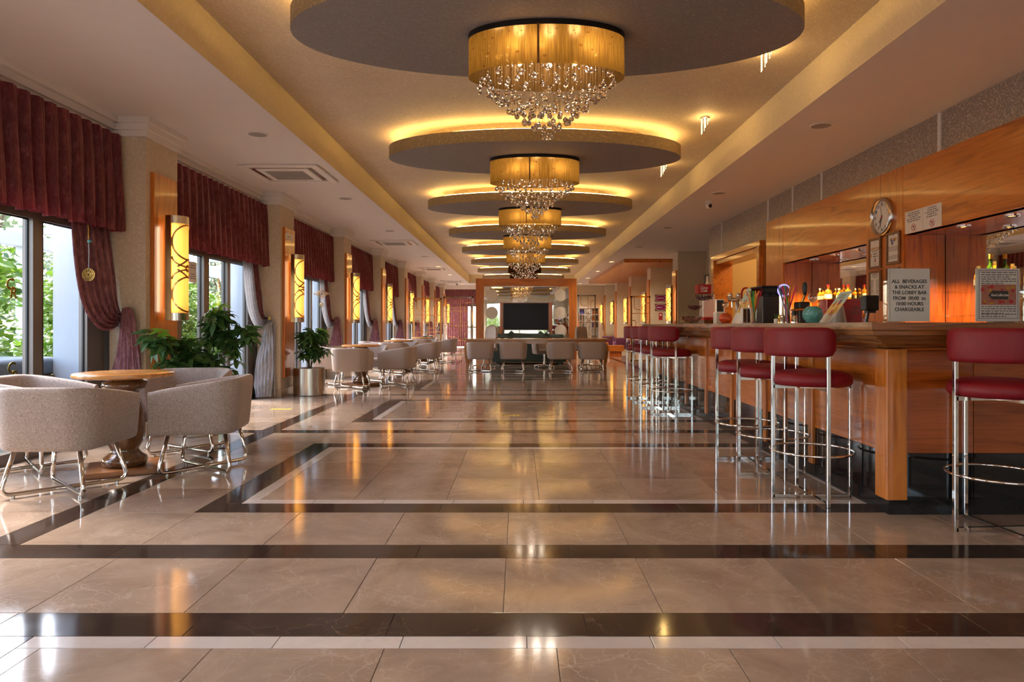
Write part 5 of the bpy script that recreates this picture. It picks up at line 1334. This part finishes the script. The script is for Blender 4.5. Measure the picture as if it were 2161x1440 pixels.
MB().box(-0.03, 0.03, -0.02, 0.02, 0.068, 0.09).build('bracket', 'black', t)
MB().lathe([(0.05, 0), (0.05, 0.006), (0.0001, 0.008)], 18).build('foot', 'black', t)

# ------------------------------------------------------------------ bar stools
def make_stool():
    """legs at the four compass points; faces +y, back rest wraps the -y side"""
    t = thing('bar_stool', 'x', 'stool'); R = 0.25; h = 0.0115
    for k, (x, y) in enumerate(((R, 0), (-R, 0), (0, -R), (0, R))):
        top = 0.95 if k != 3 else 0.73
        MB().bbox(x - h, x + h, y - h, y + h, 0, top, 0.002, 0, 1).build('leg', 'chrome', t)
    MB().box(-R, R, -h, h, 0.001, 0.022).box(-h, h, -R, R, 0.0012, 0.0222).build('floor_cross', 'chrome', t)
    MB().box(-R, R, -h, h, 0.712, 0.735).box(-h, h, -R, R, 0.7122, 0.7352).build('seat_frame', 'chrome', t)
    MB().tube([((R + 0.004) * math.cos(a), (R + 0.004) * math.sin(a), 0.31) for a in [2 * PI * k / 48 for k in range(48)]], 0.008, 8, True).build('foot_ring', 'chrome', t, 180)
    r = 0.245
    MB().lathe([(0.0001, 0.735), (r * 0.93, 0.735), (r * 0.985, 0.75), (r, 0.772), (r * 0.985, 0.795), (r * 0.93, 0.812), (r * 0.75, 0.826), (r * 0.4, 0.834), (0.0001, 0.836)], 40, cap=False).build('seat', 'red', t, 60)
    rows = []; n = 32; A0, A1 = -PI - 0.16, 0.16
    for k in range(n + 1):
        a = A0 + (A1 - A0) * k / n; e = min(1, min(k, n - k) / 2.5); e = math.sqrt(max(0.0, 1 - (1 - e) ** 2)); ring = []
        for j in range(16):
            ph = 2 * PI * j / 16; c_, s_ = math.cos(ph), math.sin(ph)
            sx = math.copysign(abs(c_) ** 0.5, c_) * 0.032 * (0.15 + 0.85 * e); sz = math.copysign(abs(s_) ** 0.35, s_) * 0.092 * (0.55 + 0.45 * e)
            rad = R + 0.012 + sx; ring.append((rad * math.cos(a), rad * math.sin(a), 1.015 + sz))
        rows.append(ring)
    q = MB().grid(rows, closed=True); q.add(rows[0], [tuple(range(16))]); q.add(rows[-1], [tuple(reversed(range(16)))])
    q.build('backrest', 'red', t, 60)
    return t
stool0 = make_stool()
SP = [(2.62, 3.70, 0.08, 'red velvet chrome bar stool alone at the short camera facing side of the bar'),
      (1.905, 4.41, -PI / 2, 'red velvet chrome bar stool beside the bar corner post, first along the long side'),
      (1.895, 5.07, -PI / 2, 'red velvet chrome bar stool second along the long side, counted from the corner post'),
      (1.905, 5.66, -PI / 2, 'red velvet chrome bar stool third along the long side, last before the gap'),
      (1.91, 8.47, -PI / 2, 'red velvet chrome bar stool fourth along the long side, first after the gap'),
      (1.91, 9.17, -PI / 2, 'red velvet chrome bar stool fifth along the long side of the bar'),
      (1.91, 9.82, -PI / 2, 'red velvet chrome bar stool sixth along the long side of the bar'),
      (1.91, 10.42, -PI / 2, 'red velvet chrome bar stool at the far end of the bar')]
for i, (x, y, rz, lab) in enumerate(SP):
    if i == 0: stool0.location = (x, y, 0); stool0.rotation_euler = (0, 0, rz); stool0['label'] = lab; stool0['group'] = 'bar stools along the counter'
    else: dup(stool0, (x, y, 0), rz + random.uniform(-0.05, 0.05), lab, 'bar stools along the counter')

# ------------------------------------------------------------------ tub chairs
def tub_shell(t, mat, a=0.305, b=0.285, z0=0.31, zb=0.725, zf=0.635, r=0.135):
    P = []; Nn = []
    for k in range(9): P.append((a, b - (2 * b - r) * k / 9)); Nn.append((1, 0))
    for k in range(11):
        q_ = -PI / 2 * k / 10; P.append((a - r + r * math.cos(q_), -b + r + r * math.sin(q_))); Nn.append((math.cos(q_), math.sin(q_)))
    for k in range(1, 8): P.append((a - r - 2 * (a - r) * k / 8, -b)); Nn.append((0, -1))
    for k in range(11):
        q_ = -PI / 2 - PI / 2 * k / 10; P.append((-a + r + r * math.cos(q_), -b + r + r * math.sin(q_))); Nn.append((math.cos(q_), math.sin(q_)))
    for k in range(1, 10): P.append((-a, -b + r + (2 * b - r) * k / 9)); Nn.append((-1, 0))
    th = 0.065; rows = []; m = len(P)
    for i, ((x, y), (nx, ny)) in enumerate(zip(P, Nn)):
        u = (b - y) / (2 * b); zr = zf + (zb - zf) * (u ** 0.8)
        def pt(o, z): g = 0.035 * max(0, (z - z0) / 0.41) + o; return (x + nx * g, y + ny * g, z)
        rows.append([pt(-0.03, z0), pt(-0.008, z0 + 0.012), pt(0, z0 + 0.04), pt(0, (z0 + zr) / 2), pt(0, zr - 0.035), pt(-0.006, zr - 0.012), pt(-0.022, zr), pt(-0.045, zr - 0.001), pt(-th + 0.006, zr - 0.014), pt(-th, zr - 0.04), pt(-th - 0.01, 0.40)])
    q = MB().grid(rows)
    for e, R_ in ((0, rows[0]), (1, rows[-1])):
        s = 1 if e == 0 else -1
        cap = [(p[0], p[1] + 0.018, p[2]) for p in R_]; c0 = [(R_[0][0] * 0.97, R_[0][1], R_[0][2])]
        q.add(R_ + cap, [((j, j + 1, len(R_) + j + 1, len(R_) + j) if s < 0 else (j + 1, j, len(R_) + j, len(R_) + j + 1)) for j in range(len(R_) - 1)])
        q.add(cap, [tuple(range(len(cap))) if s > 0 else tuple(reversed(range(len(cap))))])
    q.build('shell', mat, t, 60)
    base = [(p[0][0], p[0][1]) for p in rows]
    MB().prism(base, z0 + 0.001, z0 + 0.09).build('seat_base', mat, t)
    inn = [(x - nx * 0.062 + 0, y - ny * 0.062) for (x, y), (nx, ny) in zip(P, Nn)]
    inn = [(x, min(y, b + 0.02)) for x, y in inn]; inn[0] = (inn[0][0], b + 0.03); inn[-1] = (inn[-1][0], b + 0.03)
    cx_, cy_ = 0.0, 0.0; q = MB(); n = len(inn)
    lay = [(0.98, 0.40), (1.0, 0.42), (1.0, 0.445), (0.97, 0.462), (0.85, 0.472), (0.5, 0.478)]
    q.grid([[(cx_ + (x - cx_) * s, cy_ + (y - cy_) * s, z) for x, y in inn] for s, z in lay], closed=True)
    q.add([(cx_ + (x - cx_) * 0.5, cy_ + (y - cy_) * 0.5, 0.478) for x, y in inn], [tuple(range(n))])
    q.build('seat_cushion', mat, t, 60)
def make_tub(mat):
    t = thing('tub_chair', 'x', 'chair'); tub_shell(t, mat)
    for sx in (1, -1):
        a, b2 = 0.24 * sx, 0.22
        path = fillet([(a * 0.86, b2 * 0.9, 0.318), (a * 1.12, b2 * 1.16, 0.026), (-a * 1.12, -b2 * 1.16, 0.026), (-a * 0.86, -b2 * 0.9, 0.318)], 0.07, 6)
        if sx < 0: path = [Vector((p.x, p.y, p.z + (0.0 if p.z > 0.04 else 0.001))) for p in path]
        MB().tube(path, 0.0145, 10).build('sled_leg', 'chrome', t, 180)
        for s in (1, -1): MB().lathe([(0.012, 0), (0.012, 0.018)], 10, (s * a * 0.9, s * b2 * 0.93, 0)).build('glide', 'steel', t)
    return t
tubP = make_tub('taupe_pat'); tubS = make_tub('taupe')
used = {'p': False, 's': False}
def tub(kind, x, y, rz, lab, grp):
    src = tubP if kind == 'p' else tubS
    if not used[kind]:
        used[kind] = True; src.location = (x, y, 0); src.rotation_euler = (0, 0, rz); src['label'] = lab; src['group'] = grp; return src
    return dup(src, (x, y, 0), rz, lab, grp)
# pedestal tables
def make_table():
    t = thing('round_table', 'x', 'table')
    MB().lathe([(0.0001, 0.722), (0.335, 0.722), (0.35, 0.73), (0.353, 0.742), (0.35, 0.754), (0.34, 0.758), (0.0001, 0.758)], 56, cap=False).build('table_top', 'table', t, 30)
    MB().lathe([(0.12, 0.722), (0.12, 0.70), (0.125, 0.695), (0.15, 0.685), (0.158, 0.665), (0.155, 0.645), (0.14, 0.632), (0.105, 0.62), (0.095, 0.60), (0.105, 0.56), (0.135, 0.47), (0.148, 0.38), (0.145, 0.30),
                (0.125, 0.22), (0.10, 0.175), (0.097, 0.16), (0.115, 0.135), (0.15, 0.11), (0.158, 0.09), (0.155, 0.065), (0.14, 0.045), (0.13, 0.04)], 36).build('pedestal', 'pedestal', t, 50)
    MB().bbox(-0.25, 0.25, -0.25, 0.25, 0, 0.042, 0.004, 0, 1).build('base_plate', 'pedestal_light', t).rotation_euler = (0, 0, 0.5)
    return t
tab0 = make_table()
TABS = [(-3.04, 5.23), (-2.96, 12.7), (-2.94, 16.6), (-2.9, 20.6)]
for i, (x, y) in enumerate(TABS):
    lab = 'round oak topped table on a turned dark pedestal, %s along the window side' % ORD[i]
    if i == 0: tab0.location = (x, y, 0); tab0['label'] = lab; tab0['group'] = 'round window tables'
    else: dup(tab0, (x, y, 0), 0.3 * i, lab, 'round window tables')
    off = [((0.0, -0.66), 0.02, 'with its back to the camera'), ((0.69, 0.03), PI / 2, 'on the hall side'), ((0.0, 0.74), PI, 'on the far side'), ((-0.64, 0.08), -PI / 2, 'on the window side')]
    if i == 0: off = [((-0.02, -0.64), 0.02, off[0][2]), ((0.60, 0.04), PI / 2 + 0.16, off[1][2]), ((0.10, 0.80), PI + 0.2, off[2][2]), ((-0.72, 0.02), -PI / 2, off[3][2])]
    for j, ((dx, dy), rz, side) in enumerate(off):
        rz2 = rz + (0 if i == 0 else random.uniform(-0.12, 0.12))
        tub('p' if i == 0 else 's', x + dx, y + dy + (0.05 if j == 2 and i else 0), rz2, '%s taupe tub chair at the %s round window table, %s' % ('patterned' if i == 0 else 'plain', ORD[i], side), 'tub chairs at the window tables')
# two grey blue dishes seen on the fourth table
for k, (dx, dy) in enumerate(((0.05, -0.05), (0.22, 0.05))):
    t = thing('small_dish', '%s pale blue dish on the fourth round window table' % ORD[k], 'dish', (-2.9 + dx, 20.6 + dy, 0.759))
    MB().lathe([(0.05, 0), (0.085, 0.035), (0.08, 0.035), (0.045, 0.006), (0.0001, 0.006)], 18).build('dish', 'blue_liquid', t, 50)

# ------------------------------------------------------------------ long table, its chairs and swivel chairs
t = thing('long_table', 'long oak communal table with curved tapering legs in the middle of the hall', 'table', (0.43, 17.15, 0))
MB().bbox(-1.82, 1.82, -0.5, 0.5, 0.755, 0.79, 0.006, 0, 1).build('table_top', 'table', t)
MB().box(-1.72, 1.72, -0.42, 0.42, 0.665, 0.755).build('apron', 'table', t)
for sx in (-1, 1):
    for sy in (-1, 1):
        rows = []
        for z, w_, o in ((0.66, 0.05, 0), (0.6, 0.055, 0.02), (0.5, 0.052, 0.025), (0.3, 0.04, 0.012), (0.1, 0.028, 0), (0.04, 0.03, 0.004), (0.0, 0.03, 0.006)):
            c = (sx * (1.70 + o), sy * (0.40 + o)); rows.append([(c[0] + w_ * u, c[1] + w_ * v, z) for u, v in ((-1, -1), (1, -1), (1, 1), (-1, 1))])
        MB().grid(rows, closed=True).build('leg', 'table', t, 40)
for i, (x, rz) in enumerate(((-0.93, 0.05), (-0.135, -0.04), (1.01, 0.03), (1.76, -0.03))):
    tub('s', x, 16.36, rz, 'taupe tub chair with its back to the camera at the long table, %s from windows' % ORD[i], 'tub chairs at the long table')
def swivel(x, y, rz, tall, lab):
    t = thing('swivel_chair', lab, 'chair', (x, y, 0), rz)
    if tall:
        rows = []
        for z, w_, th in ((0.5, 0.26, 0.05), (0.7, 0.27, 0.055), (0.95, 0.255, 0.055), (1.06, 0.22, 0.045), (1.09, 0.17, 0.02)):
            rows.append([(w_ * math.copysign(abs(math.cos(a)) ** 0.5, math.cos(a)), -0.26 + 0.02 * (z - 0.5) * -3 + th * math.copysign(abs(math.sin(a)) ** 0.7, math.sin(a)) + 0.06 * math.cos(a) ** 2, z) for a in [2 * PI * k / 24 for k in range(24)]])
        q = MB().grid(rows, closed=True); q.add(rows[-1], [tuple(range(24))]); q.build('backrest', 'taupe', t, 60)
        MB().bbox(-0.27, 0.27, -0.27, 0.27, 0.44, 0.53, 0.035, 0, 3).build('seat', 'taupe', t, 50)
    else: 
        tub_shell(t, 'taupe', 0.29, 0.27, 0.36, 0.76, 0.66)
    MB().lathe([(0.028, 0.06), (0.028, 0.44)], 12).build('column', 'chrome', t, 50)
    for k in range(4):
        a = PI / 4 + k * PI / 2; MB().tube([(0.02 * math.cos(a), 0.02 * math.sin(a), 0.075), (0.29 * math.cos(a), 0.29 * math.sin(a), 0.045)], 0.022, 8).build('base_arm', 'chrome', t, 50)
        MB().sphere((0.29 * math.cos(a), 0.29 * math.sin(a), 0.025), 0.025, 8, 6).build('caster', 'chrome', t, 60)
swivel(-0.93, 18.05, PI - 0.9, True, 'high backed taupe swivel chair behind the window end of the long table')
swivel(0.68, 18.05, PI + 0.25, False, 'low taupe swivel tub chair in the middle behind the long table')
swivel(1.86, 18.05, PI + 0.9, True, 'high backed taupe swivel chair behind the bar end of the long table')

# ------------------------------------------------------------------ green sofa, mirror frame with TV
t = thing('green_sofa', 'dark green sofa seen from behind, between the long table and the TV', 'sofa', (0.29, 19.95, 0))
MB().bbox(-0.98, 0.98, -0.45, -0.22, 0.06, 0.80, 0.04, 0, 3).build('backrest', 'green_sofa', t, 40)
for s in (-1, 1): MB().bbox(s * 0.98 - 0.11, s * 0.98 + 0.11, -0.44, 0.45, 0.06, 0.62, 0.05, 0, 3).build('armrest', 'green_sofa', t, 40)
MB().bbox(-0.88, 0.88, -0.22, 0.45, 0.08, 0.44, 0.03, 0, 2).build('seat', 'green_sofa', t, 40)
for sx in (-0.9, 0.9):
    for sy in (-0.4, 0.38): MB().box(sx - 0.03, sx + 0.03, sy - 0.03, sy + 0.03, 0, 0.07).build('foot', 'black', t)
for i, (x, s) in enumerate(((-0.60, 'window'), (0.46, 'bar'))):
    c = thing('sofa_cushion', 'dark green scatter cushion standing on its corner at the %s end of the green sofa' % s, 'cushion', (0.29 + x + 0.05, 19.81, 0.685))
    rows = []
    for k in range(9):
        u = -1 + 2 * k / 8; row = []
        for j in range(9):
            v = -1 + 2 * j / 8; b2 = (1 - u * u) * (1 - v * v); x_, z_ = (u - v) * 0.12, (u + v) * 0.12
            row.append((x_, -0.06 * b2 - 0.004, z_))
        rows.append(row)
    q = MB().grid(rows); q.grid([[(p[0], -p[1], p[2]) for p in reversed(R_)] for R_ in rows]); q.build('cover', 'green_sofa', c, 60)
t = thing('dark_sofa', 'dark green sofa facing the camera below the TV', 'sofa', (0.33, 21.3, 0))
MB().bbox(-1.1, 1.1, 0.12, 0.36, 0.06, 0.84, 0.05, 0, 3).build('backrest', 'green_sofa', t, 40)
MB().bbox(-1.0, 1.0, -0.45, 0.12, 0.08, 0.44, 0.04, 0, 3).build('seat', 'green_sofa', t, 40)
for s in (-1, 1): MB().bbox(s * 1.1 - 0.12, s * 1.1 + 0.12, -0.45, 0.36, 0.06, 0.62, 0.05, 0, 3).build('armrest', 'green_sofa', t, 40)
for sx in (-1.0, 1.0): MB().box(sx - 0.03, sx + 0.03, -0.3, 0.2, 0, 0.065).build('foot', 'black', t)
for s in (-0.5, 0.5): MB().bbox(s - 0.46, s + 0.46, -0.02, 0.14, 0.42, 0.80, 0.06, 0, 3).build('back_cushion', 'green_sofa', t, 40)

MY = 22.4
fx = lambda px: (px - 1095) * MY / F
fz = lambda py: H + (687 - py) * MY / F
t = thing('mirror_frame', 'tall honey wood frame holding a big mirror with six frosted discs', 'mirror')
X0, X1, XI0, XI1, ZTOP, ZI = fx(1004), fx(1217), fx(1021), fx(1200.5), fz(588), fz(604.8)
MB().box(X0, XI0, MY, MY + 0.3, 0, ZTOP).build('post', 'wood_z', t); MB().box(XI1, X1, MY, MY + 0.3, 0, ZTOP).build('post', 'wood_z', t)
MB().box(XI0, XI1, MY, MY + 0.3, ZI, ZTOP).build('top_beam', 'wood_x', t)
MB().box(XI0, XI1, MY + 0.02, MY + 0.3, 0, 0.45).build('base_panel', 'wood_x', t)
for k in range(4):
    a, b2 = XI0 + (XI1 - XI0) * k / 4, XI0 + (XI1 - XI0) * (k + 1) / 4
    MB().box(a + 0.001, b2 - 0.001, MY + 0.06, MY + 0.08, 0.45, ZI).build('mirror_pane', 'mirror_wavy', t)
MB().box(XI0, XI1, MY + 0.08, MY + 0.29, 0.45, ZI).build('backing', 'wood_x', t)
for px in (1037.5, 1183.5):
    for py in (623, 660.5, 698.5):
        r_ = 12.9 * MY / F; MB().lathe([(r_, 0), (r_, 0.006), (0.0001, 0.006)], 36, cap=False).build('frosted_disc', 'frost', t, None, (fx(px), MY + 0.059, fz(py)), FACE_CAM)
d = 22.0; g = lambda px: (px - 1095) * d / F; gz = lambda py: H + (687 - py) * d / F
t = thing('television', 'large black flat TV on a red brown wooden stand before the mirror', 'television')
MB().bbox(g(1062), g(1157.5), d - 0.06, d - 0.01, gz(696), gz(640), 0.006, 0, 1).build('bezel', 'black', t)
MB().box(g(1063), g(1156.5), d - 0.062, d - 0.059, gz(695), gz(641)).build('screen', 'screen_off', t)
MB().box(g(1055), g(1166), d, d + 0.05, gz(697), gz(639)).build('board', 'redwood', t)
for a, b2 in ((1055, 1059), (1162, 1166)): MB().box(g(a), g(b2), d, d + 0.05, 0, gz(697)).build('stand_leg', 'redwood', t)
q = MB(); q.box(g(1058), g(1162), d - 0.15, d + 0.12, 0.0, 0.04); q.build('foot', 'redwood', t)

# ------------------------------------------------------------------ polished metal screens
def metal_screen(x, y, wd, h, rz, lab, seed):
    t = thing('room_divider', lab, 'screen', (x, y, 0), rz); a = wd / 2; f = MB()
    f.box(-a, -a + 0.05, -0.03, 0.03, 0, h).box(a - 0.05, a, -0.03, 0.03, 0, h).box(-a, a, -0.03, 0.03, h - 0.05, h).box(-a, a, -0.03, 0.03, 0.0, 0.04)
    f.build('frame', 'brass' if seed == 2 else 'chrome', t)
    q = MB(); r_ = 0.011; n = int(h / 0.55)
    q.tube([(a * 0.15, 0, 0.04), (a * 0.15, 0, h - 0.05)], r_, 6)
    for k in range(1, n + 1): q.tube([(-a + 0.05, 0, h - k * 0.55), (a - 0.05, 0, h - k * 0.55)], r_, 6)
    q.build('straight_bar', 'brass', t)
    c = MB()
    for k in range(n + 1):
        zt = h - 0.1 - k * 0.55; s = -1 if k % 2 == 0 else 1
        c.tube(fillet([(s * (a - 0.12), 0.012, zt + 0.05), (s * (a - 0.12), 0.012, zt - 0.32), (0, 0.012, zt - 0.32)], 0.16, 6), r_, 6)
        c.tube(fillet([(-s * (a - 0.05), 0.012, zt - 0.12), (-s * a * 0.45, 0.012, zt - 0.12), (-s * a * 0.45, 0.012, max(0.05, zt - 0.5))], 0.16, 6), r_, 6)
    c.build('curved_bar', 'brass', t)
metal_screen(-2.27, 25.4, 1.12, 2.2, 0.0, 'polished metal grid screen with curved bars beside the mirror frame', 1)
metal_screen(-2.95, 21.85, 0.92, 2.0, 0.0, 'polished metal grid screen with curved bars beside the window tables', 2)
metal_screen(2.70, 27.0, 0.72, 2.33, 0.0, 'narrow polished metal screen before the white bookcase', 1)
metal_screen(3.80, 21.2, 0.62, 2.04, 0.0, 'polished metal screen standing in the alcove behind the bar stools', 2)

# ------------------------------------------------------------------ bookcase, purple armchairs, low tables
t = thing('bookcase', 'white bookcase with pierced side panels against the end wall', 'bookcase', (3.45, 33.6, 0))
for x in (-0.5, -0.2, 0.12, 0.48): MB().box(x, x + 0.03, -0.17, 0.17, 0, 2.0).build('upright', 'paper', t)
for k in range(7): MB().box(-0.5, 0.51, -0.17, 0.17, k * 0.328, k * 0.328 + 0.03).build('shelf', 'paper', t)
MB().box(-0.5, 0.51, 0.15, 0.17, 0, 2.0).build('back_panel', 'paper', t)
for k in range(6):
    q = MB()
    for s in (-1, 1):
        q.tube([(-0.17, -0.165, k * 0.328 + 0.18 - s * 0.14), (0.12, -0.165, k * 0.328 + 0.18 + s * 0.14)], 0.012, 5)
    q.tube([(-0.02 + 0.10 * math.cos(a), -0.165, k * 0.328 + 0.18 + 0.10 * math.sin(a)) for a in [2 * PI * m / 16 for m in range(16)]], 0.012, 5, True)
    q.build('lattice', 'paper', t)
rr = random.Random(12); n = 0
BN = ['black', 'red brown', 'violet', 'dark brown', 'dark grey']
BC = ['ink', 'redwood', 'ink_blue', 'frame_wood', 'dark_grey']
for k in (3, 4, 5):
    x = 3.62
    for j in range(9):
        w_, h, col = rr.uniform(0.022, 0.036), rr.uniform(0.19, 0.26), rr.randrange(5)
        b_ = tag(MB().box(0, w_, -0.09, 0.06, 0, h).build('book', BC[col], None, None, (x, 33.55, k * 0.328 + 0.031)), '%s book, %s along the %s shelf of the white bookcase' % (BN[col], ORD[j], {3: 'lower', 4: 'middle', 5: 'upper'}[k]), 'book', 'books in the white bookcase')
        x += w_ + 0.003
b_ = tag(MB().box(0, 0.2, -0.02, 0.02, 0, 0.24).build('folder', 'ink_blue', None, None, (3.0, 33.5, 5 * 0.328 + 0.031)), 'blue folder standing at the top of the white bookcase', 'folder')
def armchair(x, y, rz, lab):
    t = thing('armchair', lab, 'armchair', (x, y, 0), rz, 'purple alcove armchairs')
    MB().bbox(-0.40, 0.40, -0.40, -0.20, 0.15, 0.74, 0.05, 0, 3).build('backrest', 'purple', t, 40)
    for s in (-1, 1): MB().bbox(s * 0.36 - 0.075, s * 0.36 + 0.075, -0.36, 0.36, 0.15, 0.60, 0.04, 0, 3).build('armrest', 'purple', t, 40)
    MB().bbox(-0.29, 0.29, -0.22, 0.38, 0.18, 0.45, 0.05, 0, 3).build('seat', 'purple', t, 40)
    for sx in (-0.33, 0.33):
        for sy in (-0.32, 0.30): MB().lathe([(0.016, 0), (0.02, 0.16)], 10, (sx, sy, 0)).build('leg', 'chrome', t)
armchair(4.25, 23.9, PI / 2, 'purple velvet armchair in the first alcove beyond the bar')
armchair(4.30, 28.0, PI / 2, 'purple velvet armchair in the second alcove beyond the bar')
armchair(4.30, 31.8, PI / 2, 'purple velvet armchair in the third alcove beyond the bar')
for i, (x, y) in enumerate(((3.45, 24.4), (3.45, 28.6))):
    t = thing('coffee_table', 'low red brown block coffee table before the %s purple armchair' % ORD[i], 'table', (x, y, 0))
    MB().bbox(-0.3, 0.3, -0.3, 0.3, 0.2, 0.40, 0.004, 0, 1).build('block_top', 'wood_x', t); MB().box(-0.22, 0.22, -0.22, 0.22, 0, 0.2).build('recessed_base', 'redwood', t)

# signs on the second alcove pillar
y = RPIL[1] - 0.001
for i, (py, s) in enumerate(((629.5, 'upper'), (649, 'lower'))):
    x, _, z = P3(1394, py, y); t = thing('oval_sign', '%s magenta oval sign on a dark plate on the pillar beyond the bar' % s, 'sign', (x, y, z), 0, None, FACE_CAM)
    MB().box(-0.19, 0.19, -0.12, 0.12, 0, 0.006).build('plate', 'frame_wood', t)
    MB().lathe([(1, 0.006), (1, 0.010), (0.0001, 0.010)], 32, sx=0.18, sy=0.105, cap=False).build('oval', 'sign_magenta', t)
    MB().tube([(0.18 * math.cos(a), 0.105 * math.sin(a), 0.010) for a in [2 * PI * k / 32 for k in range(32)]], 0.006, 5, True).build('border', 'paper', t)
    q = MB(); word_lines(q, -0.13, 0.13, -0.012, 1, 0.045, 0.0108, seed=i); q.build('print', 'paper', t)
x, _, z = P3(1394, 668, y); t = tag(MB().box(-0.06, 0.06, -0.12, 0.12, 0, 0.004).build('wall_notice', 'ink_red', None, None, (x, y, z), FACE_CAM), 'narrow red notice under the magenta oval signs', 'notice')
MB().box(-0.03, 0.03, 0.02, 0.08, 0.004, 0.006).build('picture', 'paper', t)
x, _, z = P3(1402.5, 667, y); t = tag(MB().box(-0.055, 0.055, -0.12, 0.12, 0, 0.004).build('wall_notice', 'paper', None, None, (x + 0.01, y, z), FACE_CAM), 'white notice under the magenta oval signs', 'notice')
q = MB(); word_lines(q, -0.04, 0.04, 0.08, 3, 0.03, 0.0045, seed=5); q.build('print', 'ink_grey', t)

# ------------------------------------------------------------------ potted plants
def leaflet(q, L, wd, ang, droop):
    c, s = math.cos(ang), math.sin(ang); rows = []
    for k in range(5):
        u = k / 4; hw = wd * math.sin(PI * min(1, u * 0.94 + 0.06)) ** 0.8 * (1 - 0.25 * u); d = 0.015 + L * u
        z = -droop * L * u * u; rows.append([(c * d - s * v * hw, s * d + c * v * hw, z + abs(v) * 0.25 * hw) for v in (-1, 0, 1)])
    q.grid(rows)
LV = []
for k in range(4):
    q = MB(); rr = random.Random(k); nl = (6, 7, 8, 7)[k]
    for j in range(nl): leaflet(q, rr.uniform(0.095, 0.13), rr.uniform(0.025, 0.032), 2 * PI * j / nl + rr.uniform(-0.2, 0.2), rr.uniform(0.25, 0.7))
    q.tube([(0, 0, 0), (0.0, 0, -0.05)], 0.0025, 4)
    LV.append((q.mesh('leaf', 'leaf', 180), q.mesh('leaf', 'leaf_lime', 180)))
def plant(x, y, lab, pot, blobs, n, seed, scale):
    t = thing('potted_plant', lab, 'plant', (x, y, 0)); rr = random.Random(seed); r_, h = pot
    MB().lathe([(r_ - 0.01, 0), (r_, 0.01), (r_, h), (r_ - 0.012, h), (r_ - 0.014, h - 0.06)], 40).build('pot', 'steel' if seed == 2 else 'stone_skirt', t, 40)
    MB().lathe([(r_ - 0.013, h - 0.05), (0.0001, h - 0.03)], 24, cap=False).build('soil', 'soil', t)
    for (bx, by, bz, rx, ry, rz_, cnt) in blobs:
        stem = spline([(rr.uniform(-0.04, 0.04), rr.uniform(-0.04, 0.04), h - 0.05), (bx * 0.3, by * 0.3, h + (bz - h) * 0.4), (bx, by, bz), (bx * 1.05, by * 1.05, bz + rz_ * 0.7)], 10)
        MB().tube(stem, [0.012 - 0.0008 * k for k in range(11)], 6).build('stem', 'stem', t, 180)
        for k in range(cnt):
            d = Vector((rr.gauss(0, 1), rr.gauss(0, 1), rr.gauss(0, 1))).normalized() * (0.35 + 0.65 * rr.random() ** 0.5)
            p = (bx + d.x * rx, by + d.y * ry, bz + d.z * rz_)
            if x + p[0] < -3.52 and y + p[1] > 6.36: p = (p[0] + 0.25, p[1], p[2])
            o = obj('leaf', LV[rr.randrange(4)][1 if rr.random() < (0.10 if d.z > 0.2 else 0.02) else 0], t, p, (rr.uniform(-0.5, 0.9) * 1.0, rr.uniform(-0.7, 0.7), rr.uniform(0, 6.28)))
            s = scale * rr.uniform(0.8, 1.2); o.scale = (s, s, s)
    return t
plant(-3.30, 6.95, 'big schefflera plant with dark fingered leaves behind the first round table', (0.2, 0.40),
      [(-0.10, -0.10, 0.78, 0.22, 0.18, 0.22, 30), (0.16, 0.0, 0.82, 0.26, 0.2, 0.25, 40), (0.20, 0.02, 1.15, 0.13, 0.12, 0.20, 22), (-0.08, -0.60, 0.98, 0.11, 0.10, 0.12, 12), (0.0, -0.45, 0.85, 0.17, 0.14, 0.16, 18),
       (0.42, 0.02, 1.02, 0.16, 0.14, 0.12, 14), (0.05, -0.05, 0.60, 0.28, 0.2, 0.14, 22)], 0, 1, 1.0)
plant(-3.38, 10.93, 'smaller schefflera plant in a dented brushed steel pot beside the second pillar', (0.25, 0.434),
      [(-0.18, -0.05, 0.82, 0.16, 0.14, 0.13, 18), (0.0, 0.0, 0.72, 0.2, 0.16, 0.14, 22), (0.13, -0.05, 0.95, 0.16, 0.15, 0.13, 22), (0.2, -0.1, 0.68, 0.14, 0.14, 0.13, 14), (-0.05, 0.05, 0.95, 0.14, 0.14, 0.09, 10)], 0, 2, 0.95)

# ------------------------------------------------------------------ pieces of a part hang under that part
NEST = {'numeral': 'dial', 'lettering': ('sheet', 'head'), 'print': ('sheet', 'plate', 'carton'), 'prohibition_symbol': 'sheet', 'glass_symbol': 'sheet', 'photo': 'sheet',
        'border': 'sheet', 'slate_tag': 'sheet', 'seam': 'shade', 'top_band': 'shade', 'ornament': 'shade', 'lens': 'ball', 'carving': 'holder', 'inlay': 'holder',
        'grille': 'centre_panel', 'cap': 'glass_body', 'label': 'glass_body', 'display': 'frame', 'glide': 'sled_leg', 'screen': 'bezel', 'drink_picture': 'card_sheet',
        'frosted_disc': 'mirror_pane', 'gasket': 'pane', 'upper_print': 'card_sheet', 'middle_print': 'card_sheet'}
stem_of = lambda o: o.name.split('.')[0]
for root in [o for o in C.objects if o.parent is None and o.children]:
    ch = list(root.children)
    for c in ch:
        want = NEST.get(stem_of(c))
        if not want: continue
        want = (want,) if isinstance(want, str) else want
        for p in ch:
            if stem_of(p) in want and p is not c and p.location.length < 1e-6 and Vector(p.rotation_euler).length < 1e-6: c.parent = p; break
